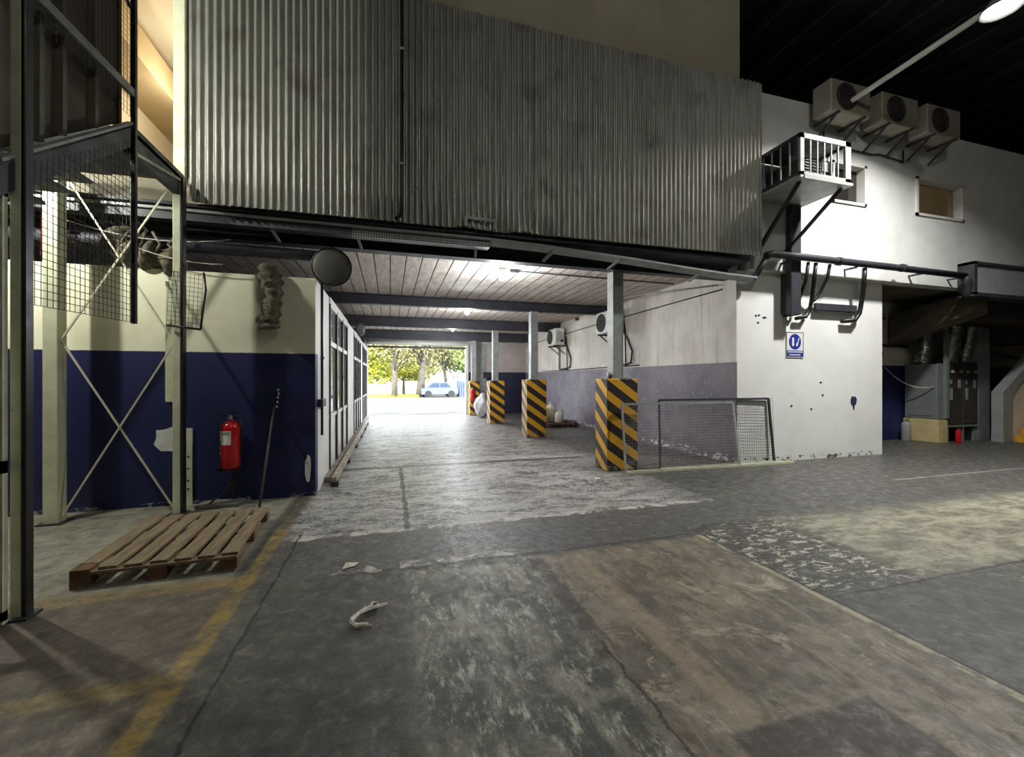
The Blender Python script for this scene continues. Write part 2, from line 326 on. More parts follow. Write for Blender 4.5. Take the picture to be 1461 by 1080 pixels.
# ------------------------------------------------------------------ mesh builder
class MB:
    def __init__(s): s.v = []; s.f = []; s.sm = []
    def face(s, vs, sm=False): s.f.append(vs); s.sm.append(sm)
    def add(s, vs, fs, sm=False):
        o = len(s.v); s.v += [tuple(v) for v in vs]
        for f in fs: s.face([i+o for i in f], sm)
        return s
    def box(s, x0, x1, y0, y1, z0, z1):
        vs = [(x, y, z) for x in (x0, x1) for y in (y0, y1) for z in (z0, z1)]
        return s.add(vs, [(0,1,3,2),(4,6,7,5),(0,4,5,1),(2,3,7,6),(0,2,6,4),(1,5,7,3)])
    def cham(s, x0, x1, y0, y1, z0, z1, b):
        # box with bevelled edges (all 12)
        pts = []
        idx = {}
        for ix, X in enumerate((x0, x1)):
            for iy, Y in enumerate((y0, y1)):
                for iz, Z in enumerate((z0, z1)):
                    sx, sy, sz = (1, -1)[ix]*b, (1, -1)[iy]*b, (1, -1)[iz]*b
                    idx[ix,iy,iz,0] = len(pts); pts.append((X, Y+sy, Z+sz))
                    idx[ix,iy,iz,1] = len(pts); pts.append((X+sx, Y, Z+sz))
                    idx[ix,iy,iz,2] = len(pts); pts.append((X+sx, Y+sy, Z))
        F = []
        for i in (0, 1):
            q = lambda a, b_: (i,a,b_,0); F.append([idx[q(0,0)], idx[q(0,1)], idx[q(1,1)], idx[q(1,0)]])
            F.append([idx[0,i,0,1], idx[1,i,0,1], idx[1,i,1,1], idx[0,i,1,1]])
            F.append([idx[0,0,i,2], idx[0,1,i,2], idx[1,1,i,2], idx[1,0,i,2]])
        for a in (0, 1):
            for b_ in (0, 1):
                F.append([idx[0,a,b_,1], idx[1,a,b_,1], idx[1,a,b_,2], idx[0,a,b_,2]])
                F.append([idx[a,0,b_,0], idx[a,1,b_,0], idx[a,1,b_,2], idx[a,0,b_,2]])
                F.append([idx[a,b_,0,0], idx[a,b_,1,0], idx[a,b_,1,1], idx[a,b_,0,1]])
                for c_ in (0, 1): F.append([idx[a,b_,c_,0], idx[a,b_,c_,1], idx[a,b_,c_,2]])
        return s.add(pts, F)
    def bar(s, p, q, w, h=None, up=(0,0,1)):
        h = h or w; p = Vector(p); q = Vector(q); d = (q-p).normalized(); u = Vector(up)
        if abs(d.dot(u)) > .98: u = Vector((0,1,0))
        a = d.cross(u).normalized()*w/2; b = d.cross(a).normalized()*h/2
        vs = [e+i*a+j*b for e in (p, q) for i, j in ((-1,-1),(1,-1),(1,1),(-1,1))]
        return s.add(vs, [(3,2,1,0),(4,5,6,7),(0,1,5,4),(1,2,6,5),(2,3,7,6),(3,0,4,7)])
    def tube(s, pts, r, n=8, cap=True, rs=None):
        pts = [Vector(p) for p in pts]; rings = []
        d0 = (pts[1]-pts[0]).normalized(); u = Vector((0,0,1)) if abs(d0.z) < .9 else Vector((0,1,0))
        a = d0.cross(u).normalized(); o = len(s.v)
        for i, p in enumerate(pts):
            d = (pts[min(i+1, len(pts)-1)]-pts[max(i-1, 0)]).normalized()
            a = (a-d*a.dot(d)).normalized(); b = d.cross(a); rr = rs[i] if rs else r
            s.v += [tuple(p+(a*math.cos(t)+b*math.sin(t))*rr) for t in [2*math.pi*k/n for k in range(n)]]
        for i in range(len(pts)-1):
            for k in range(n):
                k2 = (k+1) % n; s.face([o+i*n+k, o+i*n+k2, o+(i+1)*n+k2, o+(i+1)*n+k], n > 5)
        if cap:
            s.face([o+k for k in range(n)][::-1]); s.face([o+(len(pts)-1)*n+k for k in range(n)])
        return s
    def lathe(s, prof, org, axis=(0,0,1), n=24):
        org = Vector(org); ax = Vector(axis).normalized(); u = Vector((1,0,0)) if abs(ax.x) < .9 else Vector((0,1,0))
        a = ax.cross(u).normalized(); b = ax.cross(a); o = len(s.v)
        for r, h in prof:
            s.v += [tuple(org+ax*h+(a*math.cos(t)+b*math.sin(t))*r) for t in [2*math.pi*k/n for k in range(n)]]
        for i in range(len(prof)-1):
            for k in range(n):
                k2 = (k+1) % n; s.face([o+i*n+k, o+i*n+k2, o+(i+1)*n+k2, o+(i+1)*n+k], True)
        s.face([o+k for k in range(n)][::-1]); s.face([o+(len(prof)-1)*n+k for k in range(n)])
        return s
    def prism(s, poly, ext):
        # closed outline (3-D points) pushed along ext
        n = len(poly); e = Vector(ext); vs = [Vector(p) for p in poly]+[Vector(p)+e for p in poly]
        return s.add(vs, [tuple(range(n))[::-1], tuple(range(n, 2*n))]+[(i, (i+1) % n, n+(i+1) % n, n+i) for i in range(n)])
    def grid(s, p00, p10, p01, du, dv, r):
        # welded wire grid on a parallelogram
        p00, p10, p01 = Vector(p00), Vector(p10), Vector(p01); U = p10-p00; V = p01-p00
        nu = max(1, round(U.length/du)); nv = max(1, round(V.length/dv))
        for i in range(nu+1): s.tube([p00+U*i/nu, p00+U*i/nu+V], r, 4, False)
        for j in range(nv+1): s.tube([p00+V*j/nv, p00+V*j/nv+U], r, 4, False)
        return s
    def build(s, name, mat, parent=None):
        off = Vector((0,0,0)); p = parent
        while p: off += p.location; p = p.parent
        me = bpy.data.meshes.new(name)
        me.from_pydata([tuple(Vector(v)-off) for v in s.v], [], s.f)
        me.polygons.foreach_set('use_smooth', s.sm); me.update()
        import bmesh
        bm = bmesh.new(); bm.from_mesh(me); bmesh.ops.recalc_face_normals(bm, faces=bm.faces[:]); bm.to_mesh(me); bm.free()
        me.materials.append(M[mat] if isinstance(mat, str) else mat)
        o = bpy.data.objects.new(name, me); col.objects.link(o)
        if parent: o.parent = parent
        return o

def tag(o, label, cat, group=None, kind=None):
    o['label'] = label; o['category'] = cat
    if group: o['group'] = group
    if kind: o['kind'] = kind
    return o
def thing(name, loc, label, cat, group=None):
    o = bpy.data.objects.new(name, None); o.location = loc; col.objects.link(o); o.empty_display_size = .1
    return tag(o, label, cat, group)
def copy_tree(o, loc, label, rz=None, parent=None):
    c = o.copy(); col.objects.link(c)
    if parent: c.parent = parent
    else:
        c.location = loc; c['label'] = label
        if rz is not None: c.rotation_euler.z = rz
    for ch in list(o.children): copy_tree(ch, None, None, None, c)
    return c
def struct(name, mb, mat, label, parent=None):
    o = mb.build(name, mat, parent); 
    if not parent: tag(o, label, 'wall' if 'wall' in name else name.split('_')[0], kind='structure')
    return o
def wall_box(name, b, mat, label): return struct(name, MB().box(*b), mat, label)

# ================================================================== SETTING
CEIL = 3.66
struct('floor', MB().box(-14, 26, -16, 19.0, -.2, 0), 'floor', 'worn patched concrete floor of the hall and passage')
wall_box('wall_left', (-14, -.97, 6.15, 6.35, 0, 2.91), 'wall_left', 'cream and dark blue painted wall left of the passage')
# passage right wall
struct('wall_right', MB().box(6.1, 6.12, 6.28, 19.0, 0, 3.66).box(6.12, 6.3, 7.75, 19.0, 0, 3.66), 'wall_right', 'passage side wall with faded purple grey lower band and white top')
wall_box('wall_end', (3.36, 6.1, 18.8, 19.0, 0, 3.75), 'wall_end', 'far end wall beside the bright opening, white over dark blue')
wall_box('wall_left_outer', (-8.2, -8.0, 6.35, 19.0, 0, 3.75), 'hall_wall', 'unseen side wall behind the glazed partition')
wall_box('wall_left_end', (-8.0, -1.06, 18.8, 19.0, 0, 3.75), 'hall_wall', 'end wall of the room behind the glazed partition')
struct('wall_lintel', MB().box(-1.06, 3.36, 18.82, 19.0, 3.12, 3.75), 'white_upper', 'pale lintel over the far opening')
struct('ceiling', MB().box(-8.2, 6.3, 6.41, 19.0, CEIL, CEIL+.16), 'planks', 'pale weathered board ceiling of the passage')
# white block on the right, upper wall above
wall_box('wall_white_block', (6.12, 9.84, 6.28, 7.75, 0, 3.57), 'white_block', 'white painted wall block right of the passage mouth with chipped foot')
b = MB()
UW = [(6.3, 8.25), (9.17, 10.61), (12.12, 26)]
for x0, x1 in UW: b.box(x0, x1, 6.15, 6.4, 3.57, 6.83)
for x0, x1 in ((8.25, 9.17), (10.61, 12.12)):
    b.box(x0, x1, 6.15, 6.4, 3.57, 5.02); b.box(x0, x1, 6.15, 6.4, 5.83, 6.83)
struct('wall_right_upper', b, 'white_upper', 'upper white wall on the right with two windows and dim top')
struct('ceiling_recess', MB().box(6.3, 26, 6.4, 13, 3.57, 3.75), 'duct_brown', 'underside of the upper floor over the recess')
wall_box('wall_recess', (9.84, 26, 7.75, 7.9, 0, 3.57), 'wall_recess', 'recessed back wall on the right, white over dark blue')
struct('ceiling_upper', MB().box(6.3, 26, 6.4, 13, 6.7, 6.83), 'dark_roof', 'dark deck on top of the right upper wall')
wall_box('wall_upper_back', (6.3, 26, 9.5, 9.7, 3.75, 6.7), 'warm_wall', 'back wall of the upper rooms')
# beige wall above cladding, upper left wall with door opening
wall_box('wall_beige_upper', (-2.43, 6.05, 6.15, 6.41, 3.69, 9.4), 'beige_wall', 'plain beige wall rising above the corrugated cladding')
wall_box('wall_beige_side', (5.85, 6.05, 6.35, 13, 3.82, 9.4), 'beige_wall', 'side of the beige upper storey')
b = MB(); b.box(-14, -3.6, 6.15, 6.35, 3.6, 9.4); b.box(-3.6, -2.43, 6.15, 6.35, 7.9, 9.4)
struct('wall_upper_left', b, 'white_upper', 'upper left wall around the warm lit door opening')
struct('trim_4', MB().box(-3.6, -2.43, 6.15, 6.35, 3.69, 4.0), 'duct_brown', 'grey brown threshold beam below the lit door opening')
# warm lit upper room
b = MB(); b.box(-4.6, -4.45, 6.35, 12, 3.82, 7.9); b.box(-2.43, -2.3, 6.35, 12, 3.82, 7.9); b.box(-4.6, -2.3, 12, 12.15, 3.82, 7.9); b.box(-4.6, -2.3, 6.35, 12.15, 7.4, 7.6)
struct('wall_upper_room', b, 'warm_wall', 'cream walls and ceiling of the lit upper room')
struct('trim_1', MB().box(-4.45, -3.75, 6.35, 12, 6.55, 7.05), 'warm_beam', 'tan downstand beam in the lit upper room')
struct('floor_upper_room', MB().box(-4.6, -2.3, 6.35, 12.15, 3.75, 3.82), 'warm_beam', 'floor of the lit upper room')
# hall shell
g_roof = MB()
for i in range(40): g_roof.box(-14+i, -14+i+.5, -16, 13, 9.4, 9.6); g_roof.box(-14+i+.5, -14+i+1, -16, 13, 9.46, 9.6)
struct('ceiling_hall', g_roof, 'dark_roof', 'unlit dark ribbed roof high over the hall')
wall_box('wall_hall_back', (-14, 26, -16.2, -16, 0, 9.6), 'hall_wall', 'grey wall at the back of the hall')
wall_box('wall_hall_left', (-14.2, -14, -16, 6.35, 0, 9.6), 'hall_wall', 'grey wall at the left of the hall')
wall_box('wall_hall_right', (26, 26.2, -16, 13, 0, 9.6), 'hall_wall', 'grey wall at the right of the hall')
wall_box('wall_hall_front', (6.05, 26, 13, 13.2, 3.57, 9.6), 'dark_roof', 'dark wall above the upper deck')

# windows in the upper right wall
def upper_window(n, x0, x1, glassm, label):
    z0, z1 = 5.02, 5.83
    w = MB()
    for a in ((x0, x0+.06, z0, z1), (x1-.06, x1, z0, z1), (x0, x1, z0, z0+.05), (x0, x1, z1-.05, z1)): w.box(a[0], a[1], 6.12, 6.3, a[2], a[3])
    o = struct('window_%d' % n, w, 'white_plastic', label)
    MB().box(x0+.05, x1-.05, 6.28, 6.29, z0+.04, z1-.04).build('pane', glassm, o)
    return o
def glassy(name, c, rough=.08, alpha_mix=0):
    g = NG(name); g.set(s2l(c), rough, 0, Specular_IOR_Level=.6)
    if alpha_mix:
        tr = g.t.nodes.new('ShaderNodeBsdfTransparent'); mx = g.t.nodes.new('ShaderNodeMixShader'); mx.inputs[0].default_value = alpha_mix
        g.t.links.new(g.b.outputs[0], mx.inputs[1]); g.t.links.new(tr.outputs[0], mx.inputs[2]); g.t.links.new(mx.outputs[0], g.out.inputs[0])
    return g.m
GL_DARK = glassy('dark_glass', (44,42,40)); GL_CLEAR = glassy('clear_glass', (60,56,50), .05, .75)
upper_window(1, 8.25, 9.17, GL_DARK, 'dark window in the upper white wall behind the steel cage')
upper_window(2, 10.61, 12.12, GL_CLEAR, 'window with dim yellowish room behind it in the upper white wall')
struct('trim_2', MB().bar((11.2, 8.6, 5.1), (12.3, 8.9, 5.45), .08, .12), 'warm_beam', 'sloping handrail seen in the dim upper room')
b = MB(); b.box(10.0, 10.1, 6.4, 9.5, 3.75, 6.7); b.box(13.0, 13.1, 6.4, 9.5, 3.75, 6.7)
struct('wall_upper_rooms', b, 'warm_wall', 'partitions of the dim upper room')

# ------------------------------------------------------------------ glazed partition along the left of the passage
GL_SHOP = glassy('partition_glass', (150,152,140), .05)
def part_wall(name, y0, y1, label): wall_box(name, (-1.17, -.97, y0, y1, 0, 2.91), 'white_upper', label)
part_wall('wall_partition_near', 6.35, 7.45, 'short white pier at the near end of the glazed partition')
part_wall('wall_partition_middle', 10.35, 12.2, 'white pier between the glazed bays')
part_wall('wall_partition_far', 14.8, 15.9, 'white pier beyond the second glazed bay')
part_wall('wall_partition_end', 18.4, 18.8, 'white pier beside the far opening')
for n, (y0, y1, lab) in enumerate(((7.45, 10.35, 'nearest glazed bay on the left of the passage'), (12.2, 14.8, 'middle glazed bay on the left of the passage'), (15.9, 18.4, 'farthest glazed bay on the left of the passage')), 3):
    w = MB(); k = 3; st = (y1-y0)/k
    for i in range(k+1): w.box(-1.1, -.945, max(y0, y0+i*st-.05), min(y1, y0+i*st+.05), 0, 2.8)
    o = struct('window_%d' % n, w, 'dark_metal', lab)
    f = MB(); f.box(-1.08, -.955, y0, y1, 2.12, 2.2); f.box(-1.08, -.955, y0, y1, .92, .98); f.box(-1.12, -.95, y0, y1, 2.75, 2.91); f.build('transom', 'white_plastic', o)
    kp = MB()
    for i in range(k): kp.box(-1.06, -.98, y0+i*st+.05, y0+(i+1)*st-.05, 0.0, .93)
    kp.build('kick_panel', 'white_plastic', o)
    for i in range(k):
        MB().box(-1.0, -.985, y0+i*st+.05, y0+(i+1)*st-.05, .98, 2.12).build('pane', GL_SHOP, o)
        MB().box(-1.0, -.985, y0+i*st+.05, y0+(i+1)*st-.05, 2.2, 2.75).build('upper_pane', GL_SHOP, o)

# far opening frame: roller-shutter box, guide rails
b = MB(); b.box(-1.06, -.92, 18.6, 18.8, 0, 3.2); b.box(3.22, 3.34, 18.6, 18.82, 0, 3.2)
o = struct('door_1', b, 'white_plastic', 'frame of the open far doorway with rolled-up shutter')
MB().lathe([(.1, 0), (.1, 4.3)], (-1.0, 18.68, 3.15), (1, 0, 0), 16).build('shutter_roll', 'white_plastic', o)
MB().box(-.92, 3.22, 18.64, 18.68, 2.92, 3.0).build('shutter_bar', 'dark_metal', o)

# wall patches (parts of the wall itself)
wl = bpy.data.objects['wall_left']
def blob(name, c, w, h, mat, parent, y, seed=1, n=18):
    rr = random.Random(seed); pts = []
    for k in range(n):
        a = 2*math.pi*k/n; sq = 1/max(abs(math.cos(a)), abs(math.sin(a)))
        q = (1+.35*(sq-1))*(.85+.25*rr.random()); pts.append((c[0]+math.cos(a)*w/2*q, y, c[1]+math.sin(a)*h/2*q))
    MB().prism(pts, (0, -.006, 0)).build(name, mat, parent)
blob('bare_plaster_patch', (-2.62, .82), .3, .3, 'chip', wl, 6.15, 3)
blob('bare_plaster_patch', (-1.06, .36), .07, .36, 'chip', wl, 6.15, 5)
for k, (dx, dz) in enumerate(((0, 0), (.01, .05), (-.005, -.06), (.004, .1), (-.012, -.12))): blob('paint_drip', (-1.42+dx, 1.32+dz), .022, .035, 'chip', wl, 6.15, 11+k, 8)
wb = bpy.data.objects['wall_white_block']
blob('blue_stain', (9.03, 1.12), .17, .2, 'hole', wb, 6.28, 8)
blob('blue_stain', (9.03, 1.0), .04, .12, 'hole', wb, 6.28, 9)
for k, (px, pz) in enumerate(((6.75, 2.72), (6.6, 2.62), (6.55, 2.75), (6.62, 2.76), (7.9, .98), (8.2, 1.25), (8.15, 1.5), (7.4, 1.05))): blob('chip_mark', (px, pz), .05 if k else .09, .035, 'hole', wb, 6.28, 20+k, 9)

# ================================================================== BEAMS AND CLADDING
def ibeam(y, z0, x0, x1, label, z1=CEIL):
    o = MB(); hw = .09; tf = .02; yc = y
    poly = [(-hw, z0), (hw, z0), (hw, z0+tf), (.012, z0+tf), (.012, z1-tf), (hw, z1-tf), (hw, z1), (-hw, z1), (-hw, z1-tf), (-.012, z1-tf), (-.012, z0+tf), (-hw, z0+tf)]
    o.prism([(x0, yc+a, z) for a, z in poly], (x1-x0, 0, 0))
    return tag(o.build('steel_beam', 'beam_paint'), label, 'beam', 'roof beams of the passage')
ibeam(6.5, 3.43, -8, 6.1, 'dark steel beam nearest the camera under the cladding edge')
ibeam(10.9, 3.41, -8, 6.1, 'dark steel ceiling beam over the second striped column')
ibeam(14.6, 3.32, -8, 6.1, 'dark steel ceiling beam over the third striped column')
ibeam(18.45, 3.27, -8, 6.1, 'dark steel ceiling beam right before the bright doorway')

# corrugated facade
fac = thing('corrugated_cladding', (-2.33, 5.9, 3.7), 'long galvanised corrugated metal cladding hanging above the passage mouth', 'cladding')
PITCH = .086
def sheet(x0, x1, z0a, z0b, z1, y, seed):
    rr = random.Random(seed); b = MB(); n = int((x1-x0)/PITCH*6); o = 0
    cols = []
    for i in range(n+1):
        x = x0+(x1-x0)*i/n; t = i/n
        ph = 2*math.pi*(x-x0)/PITCH
        yy = y+.021*math.cos(ph)
        zb = z0a+(z0b-z0a)*t
        if .9 < x < 2.6: zb += .05*max(0, math.sin(x*7+1))*rr.random()
        zs = [zb, zb+.12, zb+.35, (zb+z1)/2, z1]
        cols.append([len(b.v)+k for k in range(5)])
        for k, z in enumerate(zs):
            dent = 0
            if 1.0 < x < 2.4 and k < 3: dent = .02*math.sin(x*9+k*2)
            b.v.append((x, yy+dent, z))
    for i in range(n):
        for k in range(4): b.face([cols[i][k], cols[i+1][k], cols[i+1][k+1], cols[i][k+1]], True)
    return b
S = sheet(-2.33, .14, 3.68, 3.69, 6.85, 5.9, 1).build('metal_sheet', 'galv', fac); S['label'] = 'brighter left-hand corrugated sheets'
sheet(.13, 2.05, 3.69, 3.7, 6.8, 5.915, 2).build('metal_sheet', 'galv', fac)
sheet(2.04, 6.28, 3.71, 3.73, 6.77, 5.9, 3).build('metal_sheet', 'galv', fac)
MB().box(-2.3, 6.25, 5.95, 6.14, 6.2, 6.3).build('support_rail', 'dark_metal', fac)
MB().box(-2.3, 6.25, 5.95, 6.14, 3.82, 3.9).build('support_rail', 'dark_metal', fac)
t = MB(); t.cham(1.0, 1.45, 5.865, 5.885, 3.82, 3.86, .005); t.box(1.0, 1.03, 5.865, 5.885, 3.72, 3.83); t.box(1.42, 1.45, 5.865, 5.885, 3.72, 3.83)
t.build('dented_bracket', 'grey_metal', fac)
b = MB(); b.tube([(.15, 5.865, 6.8), (.15, 5.865, 4.0), (.15, 5.865, 3.85), (.12, 5.88, 3.76), (.03, 5.92, 3.72)], .022, 8)
cd = b.build('cable_conduit', 'black_metal'); tag(cd, 'thin black conduit running down the seam of the corrugated cladding', 'conduit')
for z in (6.0, 4.45): MB().box(.12, .18, 5.84, 5.87, z, z+.03).build('clip', 'grey_metal', cd)
MB().box(-.93+.0, 6.1, 6.0, 6.4, 3.66, 3.67)
# cream corner post at the left edge of the cladding
tag(MB().cham(-2.47, -2.345, 5.88, 6.14, 3.97, 9.3, .008).build('corner_post', 'cream_metal'), 'cream upright post at the left edge of the corrugated cladding', 'post')
# perforated cable tray
tr = thing('cable_tray', (-4.2, 6.1, 3.5), 'long perforated steel cable tray along the front beam', 'tray')
b = MB(); b.box(-.5, 1.4, 6.04, 6.05, 3.5, 3.63); b.box(-.5, 1.4, 6.05, 6.2, 3.5, 3.51)
b.build('perforated_section', 'perf', tr)
b = MB(); b.box(-5.0, -.5, 6.04, 6.05, 3.5, 3.6); b.box(-5.0, -.5, 6.05, 6.2, 3.5, 3.51); b.build('plain_section', 'dark_metal', tr)
b = MB(); b.box(-5.0, 1.4, 6.0, 6.06, 3.6, 3.63); b.build('lip', 'grey_metal', tr)
for x in (-3.0, -1.5, -.45, 1.2): MB().bar((x, 6.05, 3.54), (x+.05, 6.36, 3.42), .035, .02).build('bracket', 'grey_metal', tr)
gt = thing('rain_gutter', (1.4, 6.1, 3.5), 'sagging metal gutter under the right half of the cladding', 'gutter')
pts = [(1.4, 3.63), (2.2, 3.61), (3.0, 3.57), (3.8, 3.53), (4.7, 3.47), (5.6, 3.42), (6.3, 3.40)]
b = MB()
for (xa, za), (xb, zb) in zip(pts, pts[1:]):
    b.prism([(xa, 6.0, za), (xa, 6.0, za-.03), (xa, 6.2, za-.06), (xa, 6.2, za-.03)], (xb-xa, 0, zb-za))
b.build('gutter_channel', 'grey_metal', gt)
for x, z in ((2.45, 3.58), (3.6, 3.53), (5.2, 3.44)): MB().bar((x, 6.02, z), (x-.12, 6.3, z-.14), .05, .03).build('bracket', 'grey_metal', gt)
MB().tube([(6.3, 6.1, 3.37), (6.36, 6.0, 3.55), (6.45, 5.95, 3.74)], .05, 10).build('outlet_elbow', 'dark_metal', gt)

# hung down underside between cladding and beam
struct('trim_3', MB().box(-8.2, 6.1, 5.97, 6.41, 3.655, 3.69), 'beam_paint', 'dark soffit strip behind the cladding foot')

# ================================================================== STRIPED COLUMNS
cols = [(3.52, 4.11, 6.38, 6.82, 1.57, 3.43, 'nearest yellow and black striped column, behind the wire panels'),
        (3.5, 4.06, 10.68, 11.15, 1.56, 3.41, 'middle yellow and black striped column with grey steel post'),
        (3.36, 3.9, 14.45, 14.95, 1.52, 3.32, 'yellow and black striped column beside the white sack'),
        (3.32, 3.75, 18.1, 18.55, 1.5, 3.27, 'farthest striped column beside the bright doorway with red bottle on it')]
for x0, x1, y0, y1, h, zt, lab in cols:
    r = thing('striped_column', ((x0+x1)/2, (y0+y1)/2, 0), lab, 'column', 'striped columns along the passage')
    MB().cham(x0, x1, y0, y1, 0, h, .015).build('concrete_base', 'stripes', r)
    xc, yc = (x0+x1)/2-.02, (y0+y1)/2
    p = MB()
    if zt < 3.29: yc = y0+.2
    p.box(xc-.1, xc-.085, yc-.1, yc+.1, h, zt); p.box(xc+.085, xc+.1, yc-.1, yc+.1, h, zt); p.box(xc-.085, xc+.085, yc-.095, yc-.08, h, zt); p.box(xc-.085, xc+.085, yc+.08, yc+.095, h, zt)
    p.build('steel_post', 'grey_metal', r)
    MB().box(xc-.14, xc+.14, yc-.14, yc+.14, h, h+.015).build('base_plate', 'grey_metal', r)
rb = MB()
for k in range(6): rb.tube([(3.58+k*.02, 6.5+.03*k, 1.575), (3.60+k*.025, 6.52+.03*k, 1.66+.02*(k % 3))], .016, 6)
tag(rb.build('crumpled_wrapper', 'sack'), 'crumpled grey wrapper lying on top of the nearest striped column', 'wrapper')

# ================================================================== WIRE PANELS BY THE COLUMN
def wire_panel(name, a, b_, h, lean, label, wire, rail_ext=0, tl=None, fm='dark_metal'):
    a = Vector(a); b_ = Vector(b_); r = thing(name, (a+b_)/2, label, 'fence panel', 'loose wire mesh panels')
    up = Vector((0, lean, h)); ti = Vector((-.03, 0, 0)) if tl is None else Vector(tl)
    f = MB(); f.bar(a, a+up, .03, .03); f.bar(b_, b_+up+ti, .035, .03); f.bar(a+up, b_+up+ti, .03, .035)
    f.build('frame', fm, r)
    d = (b_-a).normalized()
    MB().bar(a+Vector((0,0,.02)), b_+d*rail_ext+Vector((0,0,.02)), .045, .04).build('bottom_rail', 'cream_metal', r)
    MB().grid(a+Vector((0,0,.04)), b_+Vector((0,0,.04)), a+up, .05, .05, .0022).build('wire_mesh', wire, r)
    return r
wire_panel('mesh_fence_panel', (3.74, 6.16, 0), (6.0, 6.1, 0), 1.14, .13, 'wire mesh panel leaning on the nearest striped column, in front of the other panel', 'grey_wire', 1.2, None, 'grey_metal')
wire_panel('mesh_fence_panel', (4.46, 6.25, 0), (6.9, 6.2, 0), 1.2, .04, 'wire mesh panel behind the other one, standing against the white block corner', 'black_wire', 0, (-.1, 0, 0))

# ================================================================== LEFT STAIR TOWER
XS = -2.33
def post(name, x0, x1, y0, y1, h, label, edge=True):
    r = thing(name, ((x0+x1)/2, (y0+y1)/2, 0), label, 'post', 'uprights of the steel stair')
    MB().cham(x0, x1, y0, y1, 0, h, .006).build('cream_tube', 'cream_metal', r)
    if edge: MB().cham(x1, x1+.025, y0-.005, y1+.005, 0, h, .005).build('black_side_strip', 'black_metal', r)  # thin black strip down the right side of the tube
    MB().box(x0-.04, x1+.05, y0-.04, y1+.04, 0, .015).build('foot_plate', 'dark_metal', r)
    return r
post('stair_post', -2.36, -2.3, 3.5, 3.56, 8.5, 'tall cream and black steel post at the far left, nearest the camera')
post('stair_post', -2.40, -2.32, 5.7, 5.78, 3.86, 'cream steel post with black edge standing by the pallet and extinguisher')
post('stair_post', -3.56, -3.43, 5.68, 5.82, 3.9, 'thick cream steel post on the left in front of the blue wall', False)
for sgn, (z0, z1) in enumerate(((0.05, 1.97), (1.97, 3.84))):
    for k, (za, zb) in enumerate(((z0, z1), (z1, z0))):
        lab = (('lower', 'upper')[sgn], ('rising to the right', 'falling to the right')[k])
        tag(MB().bar((-3.43, 5.72+.02*k, za), (-2.39, 5.72+.02*k, zb), .016, .016).build('brace_rod', 'rod_metal'), 'thin %s brace rod %s between the two cream posts' % lab, 'rod', 'brace rods')
# landing and stair
st = thing('steel_stair', (XS, 4.8, 0), 'dark steel stair and landing high at the upper left with mesh side', 'stair')
lm = MB(); lm.box(-3.6, XS, 4.8, 5.78, 3.86, 3.9); lm.box(XS-.06, XS, 4.76, 5.8, 3.68, 3.95); lm.box(-3.6, XS, 4.76, 4.82, 3.68, 3.9)
lm.build('landing', 'dark_metal', st)
MB().bar((XS-.01, 4.8, 3.69), (XS-.01, 5.72, 3.85), .05, .03).build('flange', 'cream_metal', st)
slope = (3.93-3.04)/(4.82-3.63)
yb = 4.82-3.93/slope
def strg(x): return MB().prism([(x, 4.82, 3.95), (x, 4.82, 3.77), (x, yb+.25, 0), (x, yb, 0.02)], (.05, 0, 0))
strg(XS-.05).build('stringer', 'dark_metal', st); strg(-3.6).build('stringer', 'dark_metal', st)
MB().bar((XS-.02, 4.80, 3.97), (XS-.02, 3.4, 3.97-1.4*slope), .05, .02).build('stringer_cap', 'grey_metal', st)
nst = 20
for i in range(nst):
    z = 3.93*(i+1)/(nst+1); y = yb+z/slope
    MB().box(-3.55, XS-.05, y, y+.26, z-.19, z-.165).build('tread', 'dark_metal', st)
# dark boarded side above the stringer
pn = MB(); pn.prism([(XS-.12, 4.8, 3.95), (XS-.12, 4.8, 8.4), (XS-.12, 2.2, 8.4), (XS-.12, 2.2, 3.95-2.5*slope)], (-.03, 0, 0)); pn.build('boarding', 'cladding_dark', st)
MB().box(XS-.15, XS-.1, 4.78, 4.82, 3.9, 8.4).build('board_edge', 'wood_edge', st)
for y in (4.05, 3.83, 4.42):
    MB().box(XS-.12, XS-.07, y-.022, y+.022, 3.95-(4.75-y)*slope, 8.4).build('stud', 'stud', st)
MB().bar((XS, 4.82, 4.25), (XS, 3.3, 4.17), .03, .07).build('handrail', 'grey_metal', st)
MB().bar((XS-.02, 4.82, 5.05), (XS-.02, 3.9, 5.3), .02, .03).build('handrail', 'dark_metal', st)
MB().cham(XS-.02, XS+.02, 4.79, 4.83, 2.08, 8.4, .004).build('mesh_upright', 'black_metal', st)
MB().grid((XS+.0, 3.6, 4.0), (XS+.0, 4.8, 4.0), (XS+.0, 3.6, 8.4), .05, .05, .0022).build('side_mesh', 'black_wire', st)
lw = MB(); lw.grid((XS, 3.6, 2.06), (XS, 4.8, 2.09), (XS, 3.6, 3.0), .055, .055, .0026)
V0 = Vector((XS, 4.8, 3.0))
n = 22
for i in range(1, n+1):
    y = 3.6+1.2*i/n; zt = 3.0+(y-3.6)*.68; lw.tube([(XS, y, 3.0), (XS, y, zt)], .0026, 4, False)
for k in range(1, 15):
    z = 3.0+.055*k; ya = 3.6+(z-3.0)/.68
    if ya < 4.78: lw.tube([(XS, ya, z), (XS, 4.8, z)], .0026, 4, False)
lw.build('lower_mesh', 'black_wire', st)
# handrail of landing towards the lit door
b = MB(); b.bar((XS-.1, 5.0, 4.75), (XS-.1, 6.1, 4.75), .03); b.bar((XS-.1, 6.1, 3.95), (XS-.1, 6.1, 4.75), .03); b.bar((XS-.1, 5.0, 4.35), (XS-.1, 6.1, 4.35), .02)
